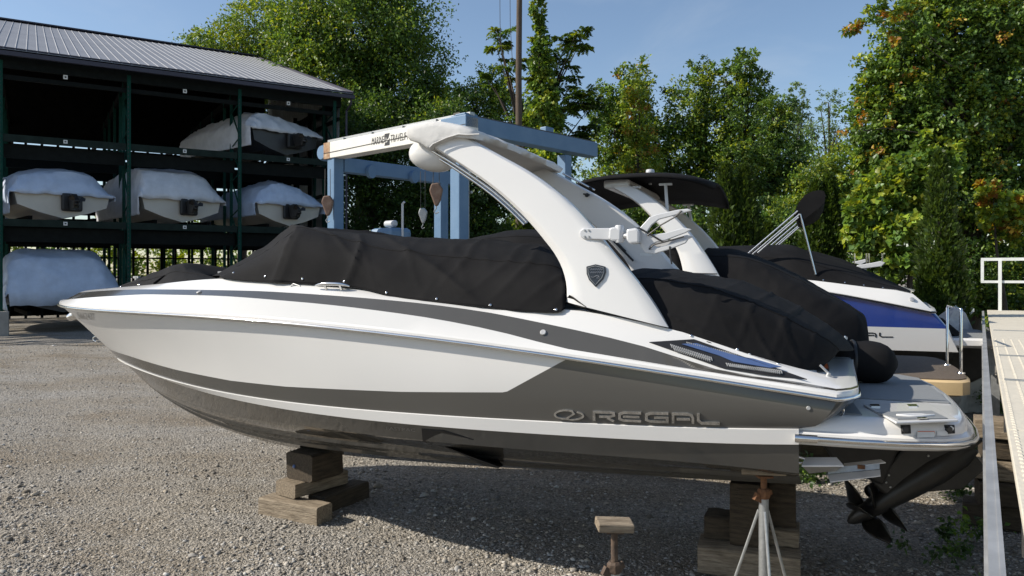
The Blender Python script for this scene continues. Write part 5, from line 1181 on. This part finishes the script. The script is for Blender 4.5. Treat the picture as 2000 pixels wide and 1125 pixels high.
# ------------------------------------------------------------------ trees and shrubs
def unit(a): return a / np.maximum(np.linalg.norm(a, axis=-1, keepdims=True), 1e-9)
GREEN = np.array([[.050, .098, .018], [.068, .120, .020], [.040, .085, .020]])
YELL = np.array([[.125, .165, .020], [.165, .185, .022], [.10, .150, .020]])
DARK = np.array([[.026, .056, .014], [.034, .068, .015], [.022, .048, .014]])
RUSTY = np.array([[.26, .17, .020], [.22, .10, .022], [.30, .24, .03]])
PALE = np.array([[.075, .115, .040], [.085, .125, .045]])
CEDAR = np.array([[.050, .085, .014], [.062, .095, .014], [.040, .072, .013]])
def leaf_geo(P, D_, N_, L, Wd_, fold=.18):
    sd = unit(np.cross(D_, N_)); N2 = unit(np.cross(sd, D_)); L = L[:, None]; Wd_ = Wd_[:, None]
    v = np.stack([P, P + D_ * L * .45 + sd * Wd_ + N2 * L * fold, P + D_ * L, P + D_ * L * .45 - sd * Wd_ + N2 * L * fold], 1)
    return v
def foliage(name, root, blobs, n, size, pals, seed, aspect=.30, clump=.17, shell=.40, up=.35, frond=False, perc=26, origin=(0, 0, 0), lump=.2):
    # blobs: centre, radii (world). pals: list of (palette, weight)
    rng = np.random.default_rng(seed); vol = np.array([b[1][0] * b[1][2] for b in blobs]) ; share = vol / vol.sum(); VV = []; CC = []
    for (c, r), sh_ in zip(blobs, share):
        k = max(60, int(n * sh_)); nc = max(5, k // perc) if not frond else max(2, k // 110); c = np.array(c); r = np.array(r)
        dr = unit(rng.normal(size=(nc, 3))); th = np.arctan2(dr[:, 1], dr[:, 0])
        rad = (shell + (1 - shell) * rng.random(nc) ** .6) * (1 + lump * np.sin(th * 3 + seed) * np.cos(dr[:, 2] * 5 + seed * 1.3) + rng.normal(0, .07, nc))
        cc = c + dr * rad[:, None] * r; cr = clump * (r.prod() ** (1 / 3)) * rng.uniform(.6, 1.35, nc)
        pidx = rng.choice(len(pals), nc, p=np.array([w for _, w in pals]) / sum(w for _, w in pals)); cb_ = rng.uniform(.75, 1.25, nc)
        if frond:
            # compound leaves: leaflets in two ranks along drooping stalks
            nf, nl = 7, 11; ang = rng.uniform(0, 6.28, (nc, nf)); el = rng.uniform(-.5, .7, (nc, nf)); fl = rng.uniform(.75, 1.25, (nc, nf)) * cr[:, None] * 2.6
            fd = np.stack([np.cos(ang) * np.cos(el), np.sin(ang) * np.cos(el), np.sin(el)], -1); t = np.linspace(.15, 1, nl)
            pos = cc[:, None, None] + fd[:, :, None] * (fl[:, :, None] * t)[..., None]; pos[..., 2] -= (fl[:, :, None] * .35 * t ** 2)
            sdv = unit(np.cross(fd, [0, 0, 1.])); P_ = []; D__ = []
            for sg in (1, -1):
                P_.append(pos); D__.append(np.broadcast_to((sdv * sg)[:, :, None] + fd[:, :, None] * .45 + np.array([0, 0, -.25]), pos.shape))
            P = np.concatenate(P_).reshape(-1, 3); Dv = unit(np.concatenate(D__).reshape(-1, 3) + rng.normal(0, .12, (P.shape[0], 3))); ids = np.tile(np.repeat(np.arange(nc), nf * nl), 2)
            Nv = unit(rng.normal(0, .35, P.shape) + np.array([0, 0, 1.])); Ls = size * rng.uniform(.7, 1.2, len(P))
        else:
            ids = rng.integers(0, nc, k); off = rng.normal(size=(k, 3)) * cr[ids][:, None] * np.array([1, 1, .75]) * .62
            P = cc[ids] + off; outw = unit(P - c); Dv = unit(rng.normal(size=(k, 3)) + outw * .7 + np.array([0, 0, -.25])); Nv = unit(rng.normal(size=(k, 3)) * .8 + np.array([-.25, 0, up + .55]) + outw * .5); Ls = size * rng.uniform(.6, 1.4, k)
        VV.append(leaf_geo(P, Dv, Nv, Ls, Ls * aspect)); ci = np.zeros((len(P), 3))
        for pi, (pal, _) in enumerate(pals):
            msk = pidx[ids] == pi; ci[msk] = pal[rng.integers(0, len(pal), msk.sum())]
        ci *= (cb_[ids] * rng.uniform(.7, 1.3, len(P)))[:, None]; CC.append(ci)
    V = np.concatenate(VV); Cc = np.concatenate(CC); N = len(V)
    co = V.reshape(-1, 3) - np.array(origin); i4 = np.arange(N)[:, None] * 4
    tr = np.concatenate([i4 + np.array([[0, 1, 2]]), i4 + np.array([[0, 2, 3]])])
    col = np.repeat(np.concatenate([Cc, np.ones((N, 1))], 1), 4, 0)
    me = fast_mesh(name, co, tr, [MT['leaf']], col); o = bpy.data.objects.new(name, me); COL.objects.link(o); o.parent = root; return o
NLEAF = [0]
for _p in (GREEN, YELL, DARK, RUSTY, PALE, CEDAR): _p *= 1.85
CEDAR *= .62; RUSTY *= .8; GREEN *= np.array([1.22, 1.08, .95]); DARK *= np.array([1.15, 1.05, 1.0])
def tree(label, base_px, d, blobs_px, pals, seed, leafpx=9, k=.17, trunk_r=.2, cat='tree', name='tree', frond=False, lean=0., limbs=True, aspect=.30, depth=1.0, shell=.40, clump=.17, lump=.2, group=None):
    bx_ = (base_px - CX) / F * d; root = thing(name, (bx_, d, 0), 0, label, cat, group); blobs = []; area = 0
    for bl in blobs_px:
        x, y, rx, ry = bl[:4]; dd = d + (bl[4] if len(bl) > 4 else 0); c = Wd(x, y, dd); r = (rx / F * dd, rx / F * dd * depth, ry / F * dd); blobs.append((tuple(c), r)); area += math.pi * rx * ry
    n = int(area * k * 1.9); foliage('crown', root, blobs, n, leafpx * .70 / F * d, pals, seed, aspect, clump, shell, frond=frond, origin=(bx_, d, 0), lump=lump, perc=26)
    NLEAF[0] += n
    rng = random.Random(seed); cs = [Vector(b[0]) - Vector((bx_, d, 0)) for b in blobs]; top = max(cs, key=lambda c: c.z); zt_ = top.z
    fork = Vector((top.x * .25, top.y * .25, zt_ * .38))
    m = MB(); path = [Vector((0, 0, -.1)), Vector((fork.x * .3 + rng.uniform(-.1, .1), 0, fork.z * .5)), fork, fork.lerp(top, .5) + Vector((rng.uniform(-.2, .2), 0, 0)), top]
    m.tube(path, [trunk_r * 1.3, trunk_r, trunk_r * .8, trunk_r * .5, trunk_r * .15], 9); m.build('trunk', 'bark', root, smooth=60)
    if limbs:
        for i, (c, b) in enumerate(zip(cs, blobs)):
            for j in range(3):
                e = c + Vector((rng.uniform(-.6, .6) * b[1][0], rng.uniform(-.6, .6) * b[1][1], rng.uniform(-.2, .7) * b[1][2])); s_ = path[1].lerp(top, rng.uniform(.15, .6)); mdp = s_.lerp(e, .5) + Vector((0, 0, .12 * (e - s_).length))
                m = MB(); m.tube([s_, mdp, e], [trunk_r * .4, trunk_r * .25, trunk_r * .05], 6); m.build('limb', 'bark', root, smooth=60)
    return root
BT = 'trees behind the yard'
tree('broad full green tree towering behind the shed roof, largest on the left', 700, 46, [(700, 60, 150, 110), (640, 165, 130, 100), (780, 150, 100, 120), (600, 60, 90, 80), (730, -20, 90, 60), (845, 205, 60, 70), (700, 250, 120, 80)], [(GREEN, .62), (YELL, .15), (DARK, .23)], 11, 9, .20, .45, group=BT)
tree('lighter yellow green tree left of the broad tree, above the shed ridge', 470, 50, [(440, 110, 80, 70), (510, 70, 85, 75), (560, 150, 90, 80), (470, 180, 90, 60), (400, 95, 36, 40), (620, 220, 60, 60)], [(YELL, .5), (GREEN, .5)], 12, 8, .20, .3, group=BT)
tree('dark dense tree between shed and hoist', 740, 40, [(720, 290, 60, 110), (780, 330, 80, 120), (700, 400, 50, 90), (800, 430, 70, 80)], [(DARK, .7), (GREEN, .3)], 13, 9, .20, .25, group=BT)
tree('dark dense tree behind the near hoist column', 900, 40, [(860, 270, 80, 80), (920, 360, 80, 110), (850, 390, 80, 100), (960, 420, 70, 80), (900, 470, 90, 50)], [(DARK, .65), (GREEN, .3), (YELL, .05)], 14, 9, .20, .25, group=BT)
tree('dense mid green tree left of the utility pole, behind the arch', 960, 44, [(940, 210, 60, 60), (985, 250, 60, 80), (905, 215, 40, 45), (970, 170, 35, 50)], [(GREEN, .6), (YELL, .25), (DARK, .15)], 15, 8, .19, .22, group=BT)
tree('tree with long feathery compound leaves beside the utility pole', 1075, 33, [(975, 75, 30, 32), (1000, 130, 28, 30), (1060, 150, 40, 60), (1110, 100, 30, 45), (1135, 75, 24, 35), (1100, 190, 50, 60), (1140, 230, 36, 50), (1050, 260, 46, 60), (960, 160, 22, 22)], [(GREEN, .7), (YELL, .2), (DARK, .1)], 16, 12, .16, .16, frond=True, group=BT, aspect=.2)
tree('slim vine wrapped tree right of the utility pole, top beyond the frame', 1055, 32.2, [(1050, 20, 14, 70), (1056, 120, 22, 60), (1062, 220, 34, 70), (1070, 320, 46, 80), (1050, 400, 46, 60)], [(YELL, .35), (GREEN, .65)], 17, 10, .26, .14, aspect=.45, group=BT)
tree('leafy tree with a pointed top, right of the vine wrapped tree', 1230, 38, [(1240, 160, 34, 45), (1225, 225, 55, 60), (1190, 270, 50, 70), (1260, 290, 60, 70), (1180, 200, 35, 45), (1215, 350, 80, 60)], [(GREEN, .62), (YELL, .2), (DARK, .15), (RUSTY, .03)], 18, 9, .18, .2, group=BT)
tree('yellowing slender tree in front of the pointed tree', 1245, 34, [(1248, 215, 32, 75), (1255, 320, 44, 70), (1270, 400, 50, 50)], [(YELL, .65), (RUSTY, .12), (GREEN, .23)], 19, 9, .18, .14, group=BT)
tree('tall bushy tree in the centre right of the tree line', 1370, 38, [(1375, 150, 30, 40), (1350, 210, 55, 65), (1395, 260, 60, 80), (1330, 300, 60, 70), (1400, 360, 70, 60), (1320, 400, 60, 50)], [(GREEN, .6), (YELL, .28), (DARK, .12)], 20, 9, .18, .2, group=BT)
tree('tallest airy tree right of centre with a ragged double top', 1460, 37, [(1455, 125, 26, 40), (1430, 160, 30, 45), (1480, 170, 30, 45), (1450, 230, 55, 60), (1500, 250, 40, 55), (1440, 310, 60, 60), (1500, 340, 50, 50)], [(GREEN, .65), (DARK, .2), (YELL, .15)], 21, 9, .17, .18, group=BT)
tree('dark rounded tree right of the airy tree', 1510, 34, [(1510, 230, 40, 50), (1530, 300, 50, 60), (1480, 330, 50, 60), (1520, 380, 60, 50)], [(DARK, .45), (GREEN, .45), (YELL, .1)], 22, 9, .2, .2, group=BT)
tree('pale distant poplar like tree against the sky', 1555, 75, [(1556, 200, 22, 40), (1560, 270, 30, 60), (1575, 330, 36, 60)], [(PALE, 1)], 23, 7, .18, .3, group='distant trees')
tree('thin pale distant tree with bare twigs near the right tree', 1618, 72, [(1618, 200, 26, 40), (1610, 260, 40, 45), (1640, 270, 26, 40), (1600, 320, 34, 40)], [(PALE, 1)], 24, 6, .11, .3, shell=.2, group='distant trees')
tree('rounded light green bush like tree in the gap below the distant trees', 1640, 32, [(1640, 340, 60, 60), (1590, 380, 60, 60), (1680, 390, 60, 70), (1560, 430, 50, 50), (1640, 450, 80, 60)], [(YELL, .5), (GREEN, .5)], 25, 9, .2, .2, group=BT)
tree('huge vine covered tree filling the right edge of the frame', 1880, 19.5, [(1860, 60, 130, 90), (1780, 130, 90, 90), (1740, 230, 80, 80), (1860, 220, 130, 110), (1960, 160, 110, 140), (1980, 20, 90, 80), (1760, 330, 90, 70), (1880, 370, 120, 90), (1990, 330, 90, 110), (1700, 300, 40, 50), (1720, 180, 50, 50), (1820, 20, 70, 45), (1970, 470, 90, 80)], [(GREEN, .60), (YELL, .20), (RUSTY, .03), (DARK, .17)], 26, 11, .19, .3, aspect=.36, clump=.12, depth=.8, group=BT)
rt = bpy.data.objects[[o.name for o in bpy.data.objects if str(o.get('label', '')).startswith('huge vine covered')][0]]
ob = [(1745, 22, 45, 20), (1690, 45, 36, 14), (1655, 60, 18, 7), (1700, 12, 36, 9), (1770, 75, 36, 26), (1690, 262, 30, 16), (1670, 240, 20, 10)]
foliage('outer_spray', rt, [(tuple(Wd(x, y, 18.2)), (rx / F * 18.2, rx / F * 18.2, ry / F * 18.2)) for x, y, rx, ry in ob], 950, 10 / F * 18.2, [(GREEN, .62), (RUSTY, .28), (YELL, .1)], 27, .3, .22, .1, origin=rt.location)
for pts in ([(1860, 130), (1780, 70), (1710, 45), (1648, 62)], [(1840, 90), (1760, 25), (1690, 8)], [(1800, 260), (1730, 250), (1668, 258)]):
    m = MB(); m.tube([Wd(x, y, 18.3) - rt.location for x, y in pts], [.012, .010, .008, .004][:len(pts)], 5); m.build('limb', 'bark', rt, smooth=60)
tree('large leaved vine thicket under the right tree', 1760, 17.0, [(1740, 400, 70, 80), (1790, 350, 60, 60), (1700, 430, 50, 70), (1760, 480, 70, 60), (1820, 330, 50, 60)], [(YELL, .45), (GREEN, .55)], 28, 15.5, .12, .08, cat='vine', name='vine_thicket', aspect=.48, clump=.14, limbs=False)
tree('yellow leaved vine patch at the far right above the ramp', 1970, 17.5, [(1960, 410, 50, 40), (1990, 450, 40, 40), (1940, 380, 30, 30)], [(YELL, .55), (RUSTY, .2), (GREEN, .25)], 29, 14, .10, .06, cat='vine', name='vine_thicket', aspect=.46, limbs=False)
for i, (x, y, rx, ry, d, lb) in enumerate(((1150, 430, 90, 60, 30, 'dense undergrowth bush behind the canopy of the second boat'), (1300, 450, 90, 60, 30, 'dense undergrowth bush left of the first pair of cedars'), (1520, 450, 70, 60, 28, 'dense undergrowth bush between the two cedar groups'), (1690, 510, 60, 60, 20, 'dense undergrowth bush behind the farthest covered boat'), (1890, 540, 90, 70, 19, 'dense undergrowth bush right of the big cedar'), (1980, 560, 60, 60, 19, 'dense undergrowth bush behind the ramp guard rail'), (1035, 450, 50, 50, 34, 'dense undergrowth bush behind the arch'))):
    tree(lb, x, d, [(x, y, rx, ry), (x - rx * .5, y + ry * .5, rx * .7, ry * .6), (x + rx * .5, y + ry * .5, rx * .7, ry * .6)], [(GREEN, .5), (DARK, .4), (YELL, .1)], 40 + i, 10, .2, .06, cat='bush', name='bush', limbs=False, group='undergrowth bushes')
# green seen through the shed and far left
for i, (t_, dep, r_, lb) in enumerate(((3.5, 26, 3.2, 'leafy bush seen through the shed behind the leftmost bay'), (8.5, 27, 3.0, 'leafy bush seen through the shed behind the centre bay'), (-2.5, 28, 3.5, 'leafy bush beyond the left part of the shed'), (13., 30, 4.0, 'leafy bush behind the right end of the shed'))):
    p = shw(t_, dep); root = thing('bush', p, 0, lb, 'bush', 'bushes behind the shed'); foliage('crown', root, [((p.x, p.y, 2.2), (r_, r_, 2.3)), ((p.x + 1.5, p.y, 4.0), (r_ * .7, r_ * .7, 2.2))], 2600, .30, [(YELL, .6), (GREEN, .4)], 70 + i, origin=p)
    m = MB(); m.tube([(0, 0, 0), (.1, 0, 2), (.3, 0, 4)], [.12, .09, .03], 7); m.build('trunk', 'bark', root, smooth=60)
# cedars
def cedar(px, ytop, ybase, wpx, d, label, seed, tops=((0, 1),)):
    base = Wd(px, 535, d); rng = np.random.default_rng(seed); root = thing('cedar', (base.x, d, 0), 0, label, 'cedar', 'columnar cedars'); hgt = H - (ytop - CY) / F * d; R0 = wpx / 2 / F * d; VV = []; CC = []
    for ox, hf in tops:
        hh = hgt * hf; n = int(9000 * (wpx / 90) / len(tops) + 2500)
        zf_ = rng.random(n) ** .85; rad = R0 / (1 if len(tops) == 1 else 1.5) * np.minimum(1, (1 - zf_) * 2.6) ** .75 * (.90 + .12 * np.sin(zf_ * 19 + seed) + rng.normal(0, .10, n)); rad *= (.72 + .28 * rng.random(n) ** .3); a = rng.uniform(0, 6.283, n); rad *= 1 + .12 * np.sin(5 * a + 11 * zf_)
        P = np.stack([np.cos(a) * rad + ox * R0, np.sin(a) * rad, .12 + zf_ * (hh - .12)], -1)
        out = np.stack([np.cos(a), np.sin(a), np.zeros(n)], -1); Dv = unit(out * .75 + np.array([0, 0, .9]) + rng.normal(0, .35, (n, 3))); Nv = unit(out + np.array([0, 0, .3]) + rng.normal(0, .45, (n, 3)))
        Ls = 11 / F * d * rng.uniform(.6, 1.3, n); VV.append(leaf_geo(P, Dv, Nv, Ls, Ls * .24, .08)); CC.append(CEDAR[rng.integers(0, 3, n)] * rng.uniform(.65, 1.3, (n, 1)))
    V = np.concatenate(VV); C_ = np.concatenate(CC); N = len(V); i4 = np.arange(N)[:, None] * 4
    me = fast_mesh('crown', V.reshape(-1, 3), np.concatenate([i4 + np.array([[0, 1, 2]]), i4 + np.array([[0, 2, 3]])]), [MT['leaf']], np.repeat(np.concatenate([C_, np.ones((N, 1))], 1), 4, 0)); o = bpy.data.objects.new('crown', me); COL.objects.link(o); o.parent = root
    m = MB(); m.tube([(0, 0, 0), (0, 0, hgt * .8)], [.09, .02], 8); m.build('trunk', 'bark', root, smooth=60)
cedar(1437, 322, 490, 92, 19, 'double topped columnar cedar right of the canopy', 1, ((-.45, 1), (.4, .99), (.0, .9)))
cedar(1605, 345, 510, 80, 18.5, 'columnar cedar behind the folded sunshade', 2, ((-.3, .97), (.35, 1)))
cedar(1835, 300, 640, 110, 13.5, 'tall ragged cedar beyond the blue banded boat', 3, ((0, 1), (-.35, .55), (.3, .7)))
cedar(1500, 440, 510, 50, 24, 'small cedar in the shade between the taller ones', 4)
cedar(1022, 420, 490, 40, 30, 'small cedar glimpsed under the arch', 5)
# low weeds: uncountable ground cover
def weeds(name, label, spots, seed, size, pals, n):
    rng = np.random.default_rng(seed); bl = [((p[0], p[1], p[2] * .45), (p[3], p[3], p[2] * .6)) for p in spots]
    o = foliage(name, None, bl, n, size, pals, seed, .34, .3, .1); tag(o, label, 'weeds', kind='stuff')
g = lambda x, y, h_, r: (*Wg(x, y)[:2], h_, r)
weeds('weeds', 'low dark weeds growing in the gravel at the lower right', [g(1850, 1100, .16, .35), g(1900, 1060, .2, .3), g(1600, 935, .18, .4), g(1560, 940, .14, .3), g(1880, 985, .2, .25), g(1920, 880, .3, .3), g(1925, 800, .4, .5)], 81, .045, [(DARK, .75), (GREEN, .25)], 2200)  # dark palette puts the shade of this corner into the leaf colour
weeds('ground_cover', 'bright leafy ground cover below the trees at the right', [g(1890, 690, .8, .8), g(1915, 660, .9, .9), g(1880, 640, .9, .8), g(1850, 650, .7, .7), g(1940, 650, 1.0, .9), g(1985, 640, 1.1, 1.2)], 82, .10, [(YELL, .45), (GREEN, .55)], 5200)
for i, (x, y, s_, lb) in enumerate(((1848, 612, .55, 'pale boulder beside the stern of the blue banded boat'), (1870, 618, .4, 'smaller pale boulder beside the blue banded boat'))):
    p = Wd(x, y, 12.6); b_ = bmesh.new(); bmesh.ops.create_icosphere(b_, subdivisions=3, radius=s_); rng = random.Random(i)
    for v in b_.verts: v.co *= 1 + .16 * math.sin(v.co.x * 9 + i) * math.cos(v.co.y * 7) + rng.uniform(-.04, .04); v.co.z *= 1.9
    me = bpy.data.meshes.new('boulder'); b_.to_mesh(me); b_.free(); me.materials.append(MT['rock']); o = bpy.data.objects.new('boulder', me); COL.objects.link(o); o.location = (p.x, p.y, s_ * .9); tag(o, lb, 'boulder', 'boulders')
